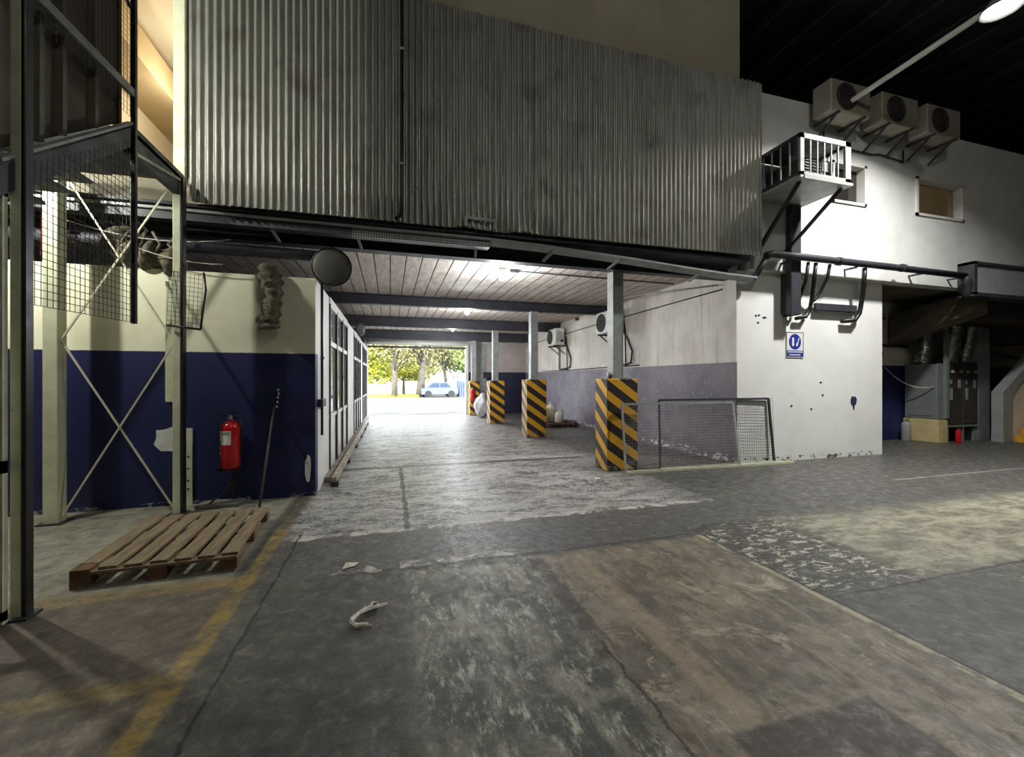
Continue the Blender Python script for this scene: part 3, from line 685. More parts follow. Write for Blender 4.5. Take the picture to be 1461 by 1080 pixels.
# gate left of the post
gt2 = thing('mesh_gate', (-2.8, 3.44, 0), 'cream framed wire gate at the left edge beside the tall post', 'gate')
f = MB()
for x in (-3.3, -2.365): f.bar((x, 3.44, .03), (x, 3.44, 2.75), .05, .04)
for z in (.05, 1.0, 2.75): f.bar((-3.3, 3.44, z), (-2.34, 3.44, z), .04, .08)
f.build('frame', 'cream_metal', gt2)
MB().grid((-3.28, 3.44, 1.04), (-2.38, 3.44, 1.04), (-3.28, 3.44, 2.72), .05, .05, .0022).build('wire_mesh', 'black_wire', gt2)
# small bent mesh flap by the second post
fp = thing('mesh_flap', (-2.25, 5.68, 2.14), 'small bent square of wire mesh fixed to the cream post beside the pallet', 'mesh')
f = MB(); f.tube([(-2.44, 5.66, 2.17), (-2.1, 5.64, 2.13)], .014, 6); f.tube([(-2.1, 5.64, 2.13), (-2.09, 5.66, 2.3), (-2.07, 5.7, 2.6), (-2.09, 5.7, 2.8)], .012, 6)
f.build('flap_frame', 'black_metal', fp)
MB().grid((-2.44, 5.66, 2.18), (-2.1, 5.64, 2.14), (-2.43, 5.7, 2.8), .045, .05, .0022).build('wire_mesh', 'black_wire', fp)
# vertical white strip and perforated angle by the wall
tag(MB().cham(-2.63, -2.54, 6.07, 6.147, 1.28, 2.75, .006).build('wall_box', 'cream_metal'), 'narrow cream strip box on the blue wall behind the post', 'box')
b = MB().box(-2.45, -2.37, 6.12, 6.148, .0, .95)
o = b.build('slotted_angle', 'cream_metal'); tag(o, 'short slotted cream angle standing against the blue wall by the post', 'angle')
for z in (.2, .3, .45, .6): MB().lathe([(.012, 0), (.012, .004)], (-2.41, 6.12, z), (0, -1, 0), 10).build('slot', 'black_metal', o)

# wires sagging between the posts
def sag(p, q, d, r, mat, label, name='sagging_wire'):
    p, q = Vector(p), Vector(q); pts = [p.lerp(q, t/12)-Vector((0, 0, d*4*(t/12)*(1-t/12))) for t in range(13)]
    return tag(MB().tube(pts, r, 6).build(name, mat), label, 'wire')
sag((-3.6, 5.95, 3.38), (-1.9, 5.95, 3.28), .12, .006, 'cable_white', 'upper thin pale wire sagging above the blue wall')
sag((-2.9, 6.0, 3.12), (-2.0, 6.0, 2.98), .05, .006, 'cable_white', 'lower thin pale wire sagging above the blue wall')
# torn lagging
def lagging(name, pts, rs, label, seed):
    b = MB(); rr = random.Random(seed); b.tube(pts, .1, 20, True, rs)
    b.v = [(x+rr.uniform(-.011, .011), y+rr.uniform(-.01, .01), z+rr.uniform(-.012, .012)) for x, y, z in b.v]
    o = b.build(name, 'cloth_grey'); return tag(o, label, 'lagging')
def path(p, n=5):
    out = []
    for a, b_ in zip(p, p[1:]):
        for k in range(n): out.append(Vector(a).lerp(Vector(b_), k/n))
    return out+[Vector(p[-1])]
pp = path([(-1.5, 6.05, 3.0), (-1.48, 6.03, 2.85), (-1.43, 6.02, 2.7), (-1.45, 6.02, 2.5), (-1.5, 6.0, 2.32), (-1.49, 6.0, 2.2)])
lagging('torn_lagging', pp, [.12+.02*math.sin(i*1.9)-(.03 if 8 < i < 16 else 0) for i in range(len(pp))], 'torn grey lagging sleeve hanging over the top of the cream wall', 4)
pp = path([(-3.2, 6.25, 3.3), (-3.0, 6.2, 3.1), (-2.8, 6.2, 3.05), (-2.5, 6.25, 3.0)], 6)
o = lagging('torn_lagging', pp, [.16+.05*math.sin(i*1.3) for i in range(len(pp))], 'shapeless grey lagging lying on the wall top behind the brace rods', 9)
lr = MB()
for k in range(9):
    a = random.uniform(-3.25, -2.5); lr.tube([(a, 6.12, 3.35), (a+random.uniform(-.1, .1), 6.1, 3.2), (a+random.uniform(-.12, .12), 6.1, 3.05), (a+random.uniform(-.1, .1), 6.1, 2.95)], .018, 6)
lr.build('loose_strip', 'cloth_grey', o)
# dark pipe run behind the front beam, on the left
tag(MB().tube([(-7.5, 6.33, 3.26), (-.72, 6.33, 3.26)], .075, 16).build('dark_pipe', 'beam_paint'), 'thick dark horizontal pipe above the cream wall on the left', 'pipe')
tag(MB().tube([(-3.72, 6.0, 2.95), (-3.7, 6.0, 3.45)], .05, 12).build('red_pipe', 'red_paint'), 'short red pipe behind the thick cream post at the left', 'pipe')

# ================================================================== LEFT FLOOR OBJECTS
# pallet
pal = thing('wooden_pallet', (-1.8, 4.6, 0), 'worn wooden pallet on the floor at the left in front of the blue wall', 'pallet')
A, B, C, D = Vector((-2.27, 3.87, 0)), Vector((-1.2, 3.9, 0)), Vector((-1.26, 5.2, 0)), Vector((-2.36, 5.17, 0))
ex = (B-A).normalized(); ey = (D-A).normalized(); W = (B-A).length; Lh = 1.32
def pb(u0, u1, v0, v1, z0, z1, lift=0):
    vs = []
    for u in (u0, u1):
        for v in (v0, v1):
            for z in (z0, z1):
                p = A+ex*u+ey*v; vs.append((p.x, p.y, z+lift*v))
    return MB().add(vs, [(0,1,3,2),(4,6,7,5),(0,4,5,1),(2,3,7,6),(0,2,6,4),(1,5,7,3)])
for i in range(7):
    w = .115; u = .0+i*(W-w)/6
    dv = random.uniform(-.015, .02)
    pb(u, u+w, (.02 if i else .12)+dv, Lh+dv, .122, .144).build('top_board', 'wood', pal)
for v in (.0, Lh/2-.05, Lh-.1): pb(0, W, v, v+.1, .1, .122).build('cross_board', 'wood', pal)
for u in (0, W/2-.06, W-.12):
    for v in (.0, Lh/2-.06, Lh-.12): pb(u, u+.12, v, v+.12, .02, .1 if (u or v) else .142).build('block', 'wood_dark', pal)
    pb(u, u+.1, 0, Lh, 0, .02).build('bottom_board', 'wood', pal)

# fire extinguisher function (front faces camera, -Y)
def extinguisher(name, x, y, z, r, h, label, mat='red_paint', group=None, labels=True):
    e = thing(name, (x, y, z), label, 'extinguisher', group)
    MB().lathe([(r*.9, 0), (r, .02), (r, h*.8), (r*.97, h*.86), (r*.8, h*.92), (r*.5, h*.965), (r*.3, h*.985), (r*.28, h)], (x, y, z), n=28).build('cylinder_body', mat, e)
    v = MB(); v.lathe([(r*.26, 0), (r*.26, h*.05), (r*.16, h*.06), (r*.16, h*.1)], (x, y, z+h), n=14); v.build('valve', 'grey_metal', e)
    MB().bar((x, y, z+h*1.09), (x+r*.9, y-r*.5, z+h*1.17), .018, .012).build('lever', 'black_metal', e)
    MB().bar((x, y, z+h*1.06), (x-r*.8, y-r*.3, z+h*1.1), .016, .012).build('carry_handle', 'black_metal', e)
    MB().tube([(x+r*.2, y, z+h*1.05), (x+r*.9, y, z+h*1.02), (x+r*1.2, y, z+h*.8), (x+r*1.15, y, z+h*.45), (x+r*1.12, y, z+h*.25)], .012, 8).build('hose', 'black_metal', e)
    if labels:
        b = MB(); n = 10
        a0, a1 = R(180+18), R(180+110)
        def arc(a0, a1, z0, z1, rr):
            m = MB()
            for k in range(n+1):
                a = a0+(a1-a0)*k/n
                for zz in (z0, z1): m.v.append((x+rr*math.cos(a), y+rr*math.sin(a), zz))
            for k in range(n): m.face([2*k, 2*k+2, 2*k+3, 2*k+1], True)
            return m
        lb = arc(a0, a1, z+h*.5, z+h*.78, r+.002).build('paper_label', 'label_white', e)
        arc(R(202), R(228), z+h*.515, z+h*.58, r+.003).build('green_print', 'label_green', lb)
        arc(R(206), R(222), z+h*.66, z+h*.68, r+.003).build('grey_print', 'label_grey', lb)
        arc(R(208), R(226), z+h*.72, z+h*.74, r+.003).build('grey_print', 'label_grey', lb)
        arc(R(236), R(284), z+h*.7, z+h*.76, r+.003).build('grey_print', 'label_grey', lb)
        arc(R(205), R(222), z+h*.3, z+h*.36, r+.002).build('small_sticker', 'label_white', e)
        arc(R(205), R(215), z+h*.4, z+h*.47, r+.002).build('small_sticker', 'label_white', e)
    return e
extinguisher('fire_extinguisher', -1.9, 5.95, .46, .105, .6, 'big red fire extinguisher with white label on its stand before the blue wall')
sd = thing('extinguisher_stand', (-1.9, 6.0, 0), 'black floor stand carrying the red fire extinguisher', 'stand')
b = MB(); b.box(-1.92, -1.87, 6.06, 6.1, .0, .95); b.build('stand_post', 'black_metal', sd)
MB().box(-2.03, -1.77, 5.86, 6.1, .435, .458).build('shelf_plate', 'black_metal', sd)
MB().cham(-2.25, -1.78, 5.86, 6.1, 0, .05, .01).build('foot_plate', 'concrete_kerb', sd)
MB().bar((-2.1, 5.9, .05), (-1.9, 6.06, .28), .02, .02).build('strut', 'black_metal', sd)
tag(MB().tube([(-1.47, 5.5, .012), (-1.465, 5.82, .62), (-1.46, 6.125, 1.2)], .014, 8).build('metal_rod', 'mid_grille'), 'long thin metal rod leaning on the blue wall behind the pallet', 'rod')
# conduit and switch on the corner
cd = thing('corner_conduit', (-.93, 6.6, .6), 'thin black conduit with small switch box on the white pier', 'conduit')
MB().tube([(-.955, 6.62, .75), (-.955, 6.62, 3.45)], .018, 8).build('pipe', 'black_metal', cd)
MB().cham(-.97, -.9, 6.33, 6.62, 1.17, 1.28, .008).build('switch_box', 'dark_metal', cd)
MB().lathe([(.03, 0), (.03, .04)], (-.955, 6.62, 1.85), (0, 0, 1), 10).build('coupling', 'dark_metal', cd)
# convex mirrors
def mirror(x, y, z, r, label, nx=(.12, -1, -.12)):
    m = thing('convex_mirror', (x, y, z), label, 'mirror', 'round dark discs under the beams')
    ax = Vector(nx).normalized()
    MB().lathe([(r*.15, -.05), (r*.9, -.02), (r, 0), (r*.97, .012), (r*.8, .035), (r*.5, .055), (r*.2, .064), (.004, .066)], (x, y, z), ax, 36).build('disc', 'mid_grille', m)
    MB().lathe([(r, -.012), (r*1.03, -.005), (r*1.03, .01), (r, .015)], (x, y, z), ax, 36).build('rim', 'black_metal', m)
    MB().bar((x, y+.06, z), (x, y+.1, z+r+.12), .025, .02).build('bracket', 'black_metal', m)
mirror(-.78, 6.28, 3.11, .255, 'round dark disc hanging under the front beam above the wall corner')
mirror(-.88, 13.6, 3.08, .2, 'small round dark disc above the glazed partition farther down the passage', (.8, -.6, -.1))
# floor rail along the partition
fr = thing('floor_guard_rail', (-.8, 10.5, 0), 'low worn cream guard rail along the foot of the glazed partition', 'rail')
MB().bar((-.78, 6.5, .12), (-.78, 15.5, .12), .07, .07).build('rail_bar', 'galv_rail', fr)
for y in (6.6, 8.4, 10.2, 12.0, 13.8, 15.3): MB().box(-.83, -.73, y-.05, y+.05, 0, .085).build('rail_foot', 'dark_metal', fr)
struct('baseboard_left', MB().cham(-.97, -.84, 6.9, 18.4, 0, .08, .01), 'concrete_kerb', 'low rough kerb below the partition')

# ================================================================== PASSAGE CONTENTS
def condenser(x, y, z, w, h, d, rz, label, group, mat='white_plastic'):
    # built facing -Y, origin at centre of the base
    c = thing('condenser_unit', (0, 0, 0), label, 'air conditioner', group)
    bd = MB().cham(-w/2, w/2, -d/2, d/2, 0, h, .02).build('casing', mat, c)
    fx = -w*.13; rr = h*.42
    MB().lathe([(rr, 0), (rr, .012), (rr*.93, .012), (rr*.93, .006)], (fx, -d/2, h/2), (0, -1, 0), 32).build('fan_well', 'dark_grille', c)
    gr = MB()
    for q in (.3, .55, .8, .97):
        pts = [(fx+rr*q*math.cos(a), -d/2-.018, h/2+rr*q*math.sin(a)) for a in [2*math.pi*k/24 for k in range(25)]]
        gr.tube(pts, .005, 4, False)
    for k in range(8):
        a = math.pi*k/4; gr.bar((fx, -d/2-.018, h/2), (fx+rr*math.cos(a), -d/2-.018, h/2+rr*math.sin(a)), .006)
    gr.build('fan_grille', 'mid_grille', c)
    sp = MB()
    for k in range(7): sp.box(w/2-.004, w/2+.004, -d*.35, d*.35, h*(.2+.09*k), h*(.2+.09*k)+.02)
    sp.build('side_vent', 'dark_grille', c)
    for sx in (-1, 1):
        br = MB(); br.box(sx*w*.32-.02, sx*w*.32+.02, -d/2-.02, d/2+.1, -.04, 0); br.bar((sx*w*.32, -d/2+.05, -.03), (sx*w*.32, d/2+.09, -.32), .03, .03); br.build('bracket', 'dark_metal', c)
    MB().lathe([(.05, 0), (.05, .06)], (w/2-.0, d*.2, h*.25), (1, 0, 0), 10).build('valve_cover', 'dark_metal', c)
    c.location = (x, y, z); c.rotation_euler.z = rz
    return c
g1 = 'condensers on the passage side wall'
c0 = condenser(5.8, 10.45, 2.83, .85, .6, .34, R(-90), 'white condenser unit high on the passage wall beside the nearest column post', g1)
copy_tree(c0, (5.8, 14.35, 2.80), 'white condenser unit farther along the passage wall beyond the middle column')
def cpipes(y, z, label):
    r = thing('pipe_set', (6.06, y, 1.9), label, 'pipes', 'pipes below the passage condensers')
    MB().tube([(6.06, y-.35, z+.3), (6.05, y-.45, z-.1), (6.06, y-.45, 2.0), (6.06, y-.5, 1.93), (6.06, y-.3, 1.92)], .02, 8).build('pipe', 'black_metal', r)
    MB().tube([(6.06, y-.3, z+.1), (6.06, y-.55, z-.2), (6.07, y-.75, 2.3), (6.06, y-.7, 2.0), (6.06, y+.2, 1.93)], .025, 8).build('pipe', 'dark_metal', r)
    MB().box(6.03, 6.1, y+.25, y+.3, 1.95, z).build('trunking', 'grey_metal', r)
cpipes(10.45, 2.83, 'black pipes hanging below the near passage condenser')
cpipes(14.35, 2.80, 'black pipes hanging below the far passage condenser')
tag(MB().tube([(6.085, 6.6, 3.28), (6.085, 12, 3.25), (6.085, 18.6, 3.15)], .012, 6).build('wall_cable', 'black_metal'), 'thin dark cable along the top of the passage wall', 'cable')
tag(MB().tube([(6.085, 9.4, 1.93), (6.085, 14, 1.9), (6.085, 16.5, 1.92)], .014, 6).build('wall_cable', 'dark_metal'), 'dark cable along the paint line of the passage wall', 'cable')
# ceiling bulbs with conduits
for (x, y, lab) in ((2.03, 7.7, 'nearest lit bulb under the passage ceiling'), (2.12, 12.0, 'second lit bulb under the passage ceiling'), (2.3, 16.2, 'farthest lit bulb under the passage ceiling')):
    l = thing('ceiling_bulb', (x, y, CEIL), lab, 'lamp', 'bulbs under the passage ceiling')
    MB().lathe([(.06, -.06), (.05, -.02), (.05, 0)], (x, y, CEIL), n=16).build('holder', 'white_plastic', l)
    MB().lathe([(.01, -.24), (.06, -.2), (.075, -.15), (.06, -.1), (.035, -.06)], (x, y, CEIL), n=20).build('bulb_glass', 'bulb', l)
    MB().tube([(x+.25, y, CEIL-.03), (5.9, y+.1, CEIL-.03)], .016, 8).build('conduit', 'dark_metal', l)
    MB().box(x+.15, x+.33, y-.04, y+.04, CEIL-.06, CEIL).build('junction_box', 'dark_metal', l)
    ld = bpy.data.lights.new('bulb_light', 'POINT'); ld.energy = 145; ld.color = (.92, .96, 1); ld.shadow_soft_size = .08
    lo = bpy.data.objects.new('bulb_light', ld); lo.location = (x, y, CEIL-.55); col.objects.link(lo)
# wall bracket near the mouth
tag(MB().tube([(6.0, 6.62, 3.36), (5.6, 8.3, 3.5), (5.5, 9.2, 3.56)], .015, 6).build('stay_rod', 'grey_metal'), 'thin stay rod under the ceiling along the passage wall', 'rod')

# sack
def lump(b, c, rx, ry, rz, seed, n=20, m=12, amp=.12):
    rr = random.Random(seed); ph = [rr.uniform(0, 6) for _ in range(6)]; o = len(b.v)
    for j in range(m+1):
        t = math.pi*j/m
        for i in range(n):
            a = 2*math.pi*i/n
            q = 1+amp*(math.sin(3*a+ph[0]+2*t)+.7*math.sin(5*a+ph[1]-3*t)+.6*math.sin(4*t+ph[2]+a))+rr.uniform(-.03, .03)
            b.v.append((c[0]+rx*q*math.sin(t)*math.cos(a), c[1]+ry*q*math.sin(t)*math.sin(a), max(.0, c[2]-rz*math.cos(t)*(1 if t > 1.2 else .97))))
    for j in range(m):
        for i in range(n):
            i2 = (i+1) % n; b.face([o+j*n+i, o+j*n+i2, o+(j+1)*n+i2, o+(j+1)*n+i], True)
    return b
sk = thing('plastic_sack', (3.62, 17.0, 0), 'full white plastic sack on the floor between the two farthest striped columns', 'sack')
lump(MB(), (3.6, 17.0, .44), .27, .3, .45, 3, amp=.16).build('sack_body', 'sack', sk)
lump(MB(), (3.64, 17.0, .88), .12, .11, .14, 5, 12, 8).build('tied_neck', 'sack', sk)
extinguisher('fire_extinguisher', 3.42, 18.0, .62, .09, .55, 'small red fire extinguisher hanging on the farthest striped column', labels=False)
# small items at the far right wall
tag(MB().cham(4.05, 4.35, 18.7, 18.79, 1.62, 1.9, .01).build('switch_box', 'dark_metal'), 'dark switch box on the far end wall above the sack', 'box')
tag(MB().box(3.75, 4.2, 18.76, 18.8, 0, 3.19).build('wall_pilaster', 'grey_metal'), 'grey strip on the far end wall beside the doorway', 'strip')
# pallet with jugs
p2 = thing('old_pallet', (5.45, 13.2, 0), 'old dark wooden pallet on the passage floor against the wall', 'pallet')
for k in range(6): MB().box(4.85+k*.19, 4.85+k*.19+.13, 12.7, 13.7, .1, .12).build('top_board', 'wood_old', p2)
for y in (12.7, 13.15, 13.6):
    for x in (4.87, 5.35, 5.85): MB().box(x, x+.1, y, y+.1, 0, .08).build('block', 'wood_old', p2)
    MB().box(4.85, 5.95, y, y+.1, .08, .1).build('cross_board', 'wood_old', p2)
def jug(x, y, r, h, mat, label, z=.12):
    j = thing('plastic_jug', (x, y, z), label, 'jug', 'jugs on the old pallet')
    MB().lathe([(r*.94, 0), (r, .03), (r, h*.68), (r*.9, h*.76), (r*.5, h*.86), (r*.3, h*.9), (r*.3, h*.95)], (x, y, z), n=20).build('jug_body', mat, j)
    MB().lathe([(r*.34, h*.95), (r*.34, h)], (x, y, z), n=14).build('cap', 'white_plastic', j)
    MB().tube([(x+r*.3, y-.02, z+h*.9), (x+r*.8, y-.02, z+h*.95), (x+r*.95, y-.02, z+h*.78)], .02, 8).build('handle', mat, j)
jug(4.98, 13.3, .13, .52, 'jug_yellow', 'yellowish plastic jug at the left end of the old pallet')
jug(5.28, 13.5, .17, .66, 'jug_white', 'tallest pale plastic jug standing at the back of the old pallet')
jug(5.45, 13.15, .15, .42, 'jug_white', 'short white plastic jug on the old pallet, right of the yellowish one')
rb = MB()
for k in range(16): 
    x = random.uniform(5.7, 6.0); y = random.uniform(12.75, 13.6); rb.cham(x-.06, x+.06, y-.05, y+.05, .12, .12+random.uniform(.03, .08), .008)
tag(rb.build('plaster_rubble', 'concrete_kerb'), 'heap of pale rubble pieces on the right of the old pallet', 'rubble', kind='stuff')

# ================================================================== RIGHT SIDE
# safety sign
sg = thing('safety_sign', (7.47, 6.270, 1.99), 'small white and blue mandatory sign on the white wall block', 'sign')
MB().cham(7.26, 7.69, 6.265, 6.280, 1.98, 2.47, .003).build('plate', 'sign_white', sg)
e = MB()
for a in ((7.26, 7.69, 2.455, 2.47), (7.26, 7.275, 1.98, 2.47), (7.675, 7.69, 1.98, 2.47)): e.box(a[0], a[1], 6.262, 6.265, a[2], a[3])
e.build('border', 'sign_edge', sg)
MB().lathe([(.148, 0), (.148, .004)], (7.475, 6.265, 2.285), (0, -1, 0), 40).build('blue_disc', 'sign_blue', sg)
w = MB(); w.cham(7.395, 7.445, 6.256, 6.260, 2.2, 2.36, .001); w.prism([(7.5, 6.260, 2.2), (7.53, 6.260, 2.2), (7.58, 6.260, 2.36), (7.56, 6.260, 2.36), (7.535, 6.260, 2.28), (7.50, 6.260, 2.24)], (0, -.004, 0))
w.build('white_pictogram', 'sign_white', sg)
MB().box(7.28, 7.67, 6.261, 6.265, 2.0, 2.115).build('blue_band', 'sign_blue', sg)
w = MB()
for k in range(10): w.box(7.3+k*.036, 7.3+k*.036+.026, 6.258, 6.261, 2.075, 2.1)
w.build('lettering', 'sign_white', sg); w = MB()
for k in range(7): w.box(7.33+k*.04, 7.33+k*.04+.028, 6.258, 6.261, 2.02, 2.045)
w.build('lettering', 'sign_white', sg)

# cage with window air conditioner
cg = thing('steel_cage', (6.75, 5.6, 4.9), 'white barred steel cage jutting from the wall right of the corrugated cladding', 'cage')
X0, X1, Y0, Y1, Z0, Z1 = 6.32, 7.42, 5.2, 6.12, 4.86, 5.53
f = MB()
fw = .08
f.box(X0, X0+fw, Y0, Y0+.04, Z0, Z1); f.box(X1-fw-.04, X1, Y0, Y0+.04, Z0, Z1); f.box(X0, X1, Y0, Y0+.04, Z1-fw, Z1); f.box(X0, X1, Y0, Y0+.04, Z0, Z0+.05)
f.build('front_frame', 'cage_paint', cg)
for k in range(1, 6): 
    x = X0+fw+(X1-X0-2*fw-.04)*k/6; MB().box(x-.01, x+.01, Y0+.01, Y0+.03, Z0+.04, Z1-.06).build('bar', 'cage_paint', cg)
f = MB(); 
for x in (X0+.02, X1-.02):
    f.bar((x, Y0+.04, Z1-.03), (x, Y1, Z1-.03), .04, .05); f.bar((x, Y0+.04, Z0+.03), (x, Y1, Z0+.03), .04, .05); f.bar((x, Y1-.03, Z0), (x, Y1-.03, Z1), .04, .04)
f.box(X0, X1, Y0+.04, Y1, Z1-.02, Z1)
f.build('side_frame', 'dark_metal', cg)
for k in range(1, 5):
    y = Y0+.04+(Y1-Y0-.08)*k/5
    for x in (X0+.02, X1-.02): MB().box(x-.008, x+.008, y-.01, y+.01, Z0, Z1-.03).build('side_bar', 'grey_metal', cg)
MB().box(X0-.02, X1+.02, Y0-.02, Y1, Z0-.06, Z0-.02).build('base_plate', 'grey_metal', cg)
MB().box(X0+.05, X1-.06, Y0-.035, Y0-.02, Z0-.075, Z0-.025).build('lip', 'cage_paint', cg)
for x, xe in ((X0+.1, X0+.1), (X1-.08, X1-.38)):
    MB().bar((x, Y0+.1, Z0-.06), (xe, Y1-.02, Z0-.95), .05, .05).build('strut', 'black_metal', cg)
wa = thing('window_air_conditioner', (6.98, 5.75, Z0-.02), 'dark boxy air conditioner inside the white barred cage', 'air conditioner')
MB().cham(6.62, 7.32, 5.42, 6.1, Z0-.02, Z0+.45, .02).build('casing', 'dark_grille', wa)
MB().box(7.06, 7.3, 5.405, 5.42, Z0+.24, Z0+.42).build('side_panel', 'grey_metal', wa)
sl = MB()
for k in range(8): sl.box(6.65, 7.03, 5.405, 5.42, Z0+.03+.05*k, Z0+.05+.05*k)
sl.build('louvre', 'black_metal', wa)
# channel below the cage
tag(MB().box(7.14, 7.32, 6.13, 6.28, 2.8, 3.55).cham(7.1, 7.34, 6.02, 6.14, 2.76, 4.8, .01).build('steel_channel', 'dark_metal'), 'dark upright steel channel on the wall below the barred cage', 'channel')
tag(MB().cham(7.9, 8.98, 6.17, 6.24, 2.9, 3.04, .01).build('steel_channel', 'dark_metal'), 'short horizontal dark steel bar on the white block wall', 'channel')
hk = bpy.data.objects['steel_channel.001']
for x in (8.0, 8.88): MB().box(x-.015, x+.015, 6.23, 6.28, 2.9, 3.0).build('spacer', 'dark_metal', hk)
for x in (7.62, 8.6): pass
# gutter pipe along wall
gp = thing('drain_pipe', (9, 5.92, 3.78), 'long dark horizontal drain pipe along the upper white wall', 'pipe')
MB().tube([(6.42, 5.94, 3.76), (6.55, 5.92, 3.8), (9, 5.92, 3.79), (11.75, 5.92, 3.76)], .065, 14).build('pipe_run', 'dark_metal', gp)
MB().tube([(11.7, 5.92, 3.76), (11.85, 5.93, 3.6), (11.92, 5.98, 3.45), (11.98, 6.02, 3.3)], .08, 12).build('elbow', 'dark_metal', gp)
for x in (8.1, 9.8): MB().lathe([(.08, 0), (.08, .08)], (x, 5.92, 3.79), (1, 0, 0), 14).build('collar', 'dark_metal', gp)
for x in (7.0, 8.6, 10.4, 11.6): MB().box(x-.02, x+.02, 5.92, 6.15, 3.7, 3.73).build('bracket', 'dark_metal', gp)
def drop(pts, label, r=.035): 
    return tag(MB().tube(pts, r, 10).build('drop_pipe', 'black_metal'), label, 'pipe', 'black pipes below the drain pipe')
drop([(7.42, 5.95, 3.73), (7.42, 6.0, 3.4), (7.44, 6.14, 3.1), (7.42, 6.17, 2.9), (7.36, 6.19, 2.79), (7.12, 6.21, 2.76)], 'leftmost black drop pipe beside the steel channel', .03)
drop([(7.6, 5.95, 3.73), (7.62, 6.0, 3.4), (7.74, 6.14, 3.1), (7.73, 6.17, 2.9), (7.64, 6.18, 2.76), (7.42, 6.2, 2.72)], 'black drop pipe just right of the steel channel', .035)
drop([(7.95, 5.95, 3.73), (7.96, 6.0, 3.5), (7.94, 6.12, 3.25), (7.85, 6.16, 3.1), (7.77, 6.17, 3.04)], 'slanting black branch pipe meeting the drop pipe', .03)
drop([(8.85, 5.95, 3.73), (8.9, 6.0, 3.4), (9.04, 6.14, 3.1), (9.03, 6.17, 2.88), (8.92, 6.18, 2.74), (8.6, 6.2, 2.71)], 'rightmost black drop pipe with a foot turned to the left', .042)
# roof-level condensers
g2 = 'condensers on top of the upper wall'
cA = condenser(8.1, 5.85, 6.42, .98, .58, .36, 0, 'leftmost condenser unit on top of the upper wall, behind the lamp arm', g2, 'aged_enamel')
copy_tree(cA, (9.38, 5.85, 6.42), 'middle condenser unit on top of the upper wall')
copy_tree(cA, (10.62, 5.85, 6.42), 'rightmost condenser unit on top of the upper wall')
tag(MB().tube([(8.4, 6.12, 6.1), (9.3, 6.12, 6.08), (9.5, 6.12, 6.12), (10.2, 6.12, 6.06), (10.2, 6.12, 6.3)], .014, 6).build('wall_cable', 'black_metal'), 'dark cable on the upper wall below the condensers', 'cable')
tag(MB().tube([(8.0, 6.12, 6.35), (8.05, 6.12, 6.1), (8.05, 6.12, 5.9)], .012, 6).build('wall_cable', 'black_metal'), 'short dark cable hanging above the barred cage', 'cable')
# flood lamp on an arm
fl = thing('flood_lamp', (8.3, 3.79, 6.8), 'bright floodlight at the upper right on a long pale arm', 'lamp')
MB().tube([(8.0, 6.1, 6.55), (8.08, 6.0, 6.62), (8.29, 3.98, 6.88)], .045, 12).build('arm', 'white_plastic', fl)
MB().lathe([(.05, .16), (.1, .15), (.16, .08), (.22, .0), (.225, -.02), (.215, -.02), (.15, .07), (.05, .13)], (8.3, 3.79, 6.8), (0, 0, 1), 28).build('reflector', 'grey_metal', fl)
MB().lathe([(.02, .002), (.12, .004), (.2, .01), (.2, .02)], (8.3, 3.79, 6.8), (0, 0, 1), 28).build('lens', 'flood', fl)
# recess: ducts, cabinets
tag(MB().prism([(12.3, 6.1, 3.03), (12.3, 6.1, 3.5), (12.3, 7.7, 3.2), (12.3, 7.7, 2.5)], (.55, 0, 0)).build('air_duct', 'duct_brown'), 'brown tapering air duct under the upper floor in the right recess', 'duct')
d2 = thing('air_duct', (12.9, 5.95, 3.3), 'pale boxed duct with dark frame at the right end of the drain pipe', 'duct')
MB().box(11.98, 15.5, 5.9, 6.12, 3.42, 4.02).build('duct_panel', 'parapet_grey', d2)
f = MB(); f.box(11.92, 12.02, 5.86, 6.14, 3.38, 4.08); f.box(11.92, 15.5, 5.86, 6.14, 4.02, 4.08); f.box(11.92, 15.5, 5.86, 6.14, 3.34, 3.42); f.build('duct_frame', 'dark_metal', d2)
d3 = tag(MB().box(12.9, 17, 6.3, 7.1, 2.95, 3.5).build('air_duct', 'duct_dark'), 'dark main duct running right along the recess ceiling', 'duct')
d4 = tag(MB().box(15.1, 16.6, 6.9, 7.6, 2.5, 2.94).build('air_duct', 'duct_dark'), 'lower dark duct at the right edge of the recess', 'duct')
def corr_tube(p, q, r, rings=9):
    p, q = Vector(p), Vector(q); pts = []; rs = []
    for k in range(rings*2+1): pts.append(p.lerp(q, k/(rings*2))); rs.append(r*(1.08 if k % 2 else .93))
    return MB().tube(pts, r, 18, True, rs)
def flex(p, q, r, label): return tag(corr_tube(p, q, r).build('flexible_duct', 'foil'), label, 'duct', 'crinkled silver ducts above the cabinets')
flex((13.02, 7.4, 1.95), (13.15, 7.35, 2.92), .17, 'crinkled silver duct standing on the grey cabinet')
flex((13.52, 7.15, 2.0), (13.5, 7.0, 2.94), .17, 'crinkled silver duct standing on the left dark panel')
flex((14.1, 7.15, 2.0), (14.1, 7.0, 2.94), .14, 'crinkled silver duct standing on the right dark panel')
cb = thing('grey_cabinet', (13.0, 7.3, 0), 'narrow grey sheet metal cabinet on a pale yellow plinth in the right recess', 'cabinet')
MB().cham(12.88, 13.2, 7.02, 7.7, .58, 1.95, .012).build('cabinet_body', 'cab_grey', cb)
MB().box(12.865, 12.88, 7.1, 7.62, .66, 1.87).build('door', 'cab_grey', cb)
MB().cham(12.86, 13.2, 6.98, 7.72, 0, .57, .008).build('plinth', 'yellow_board', cb)
MB().box(13.1, 13.2, 6.95, 7.02, .6, 2.9).build('upright', 'cab_grey', cb)
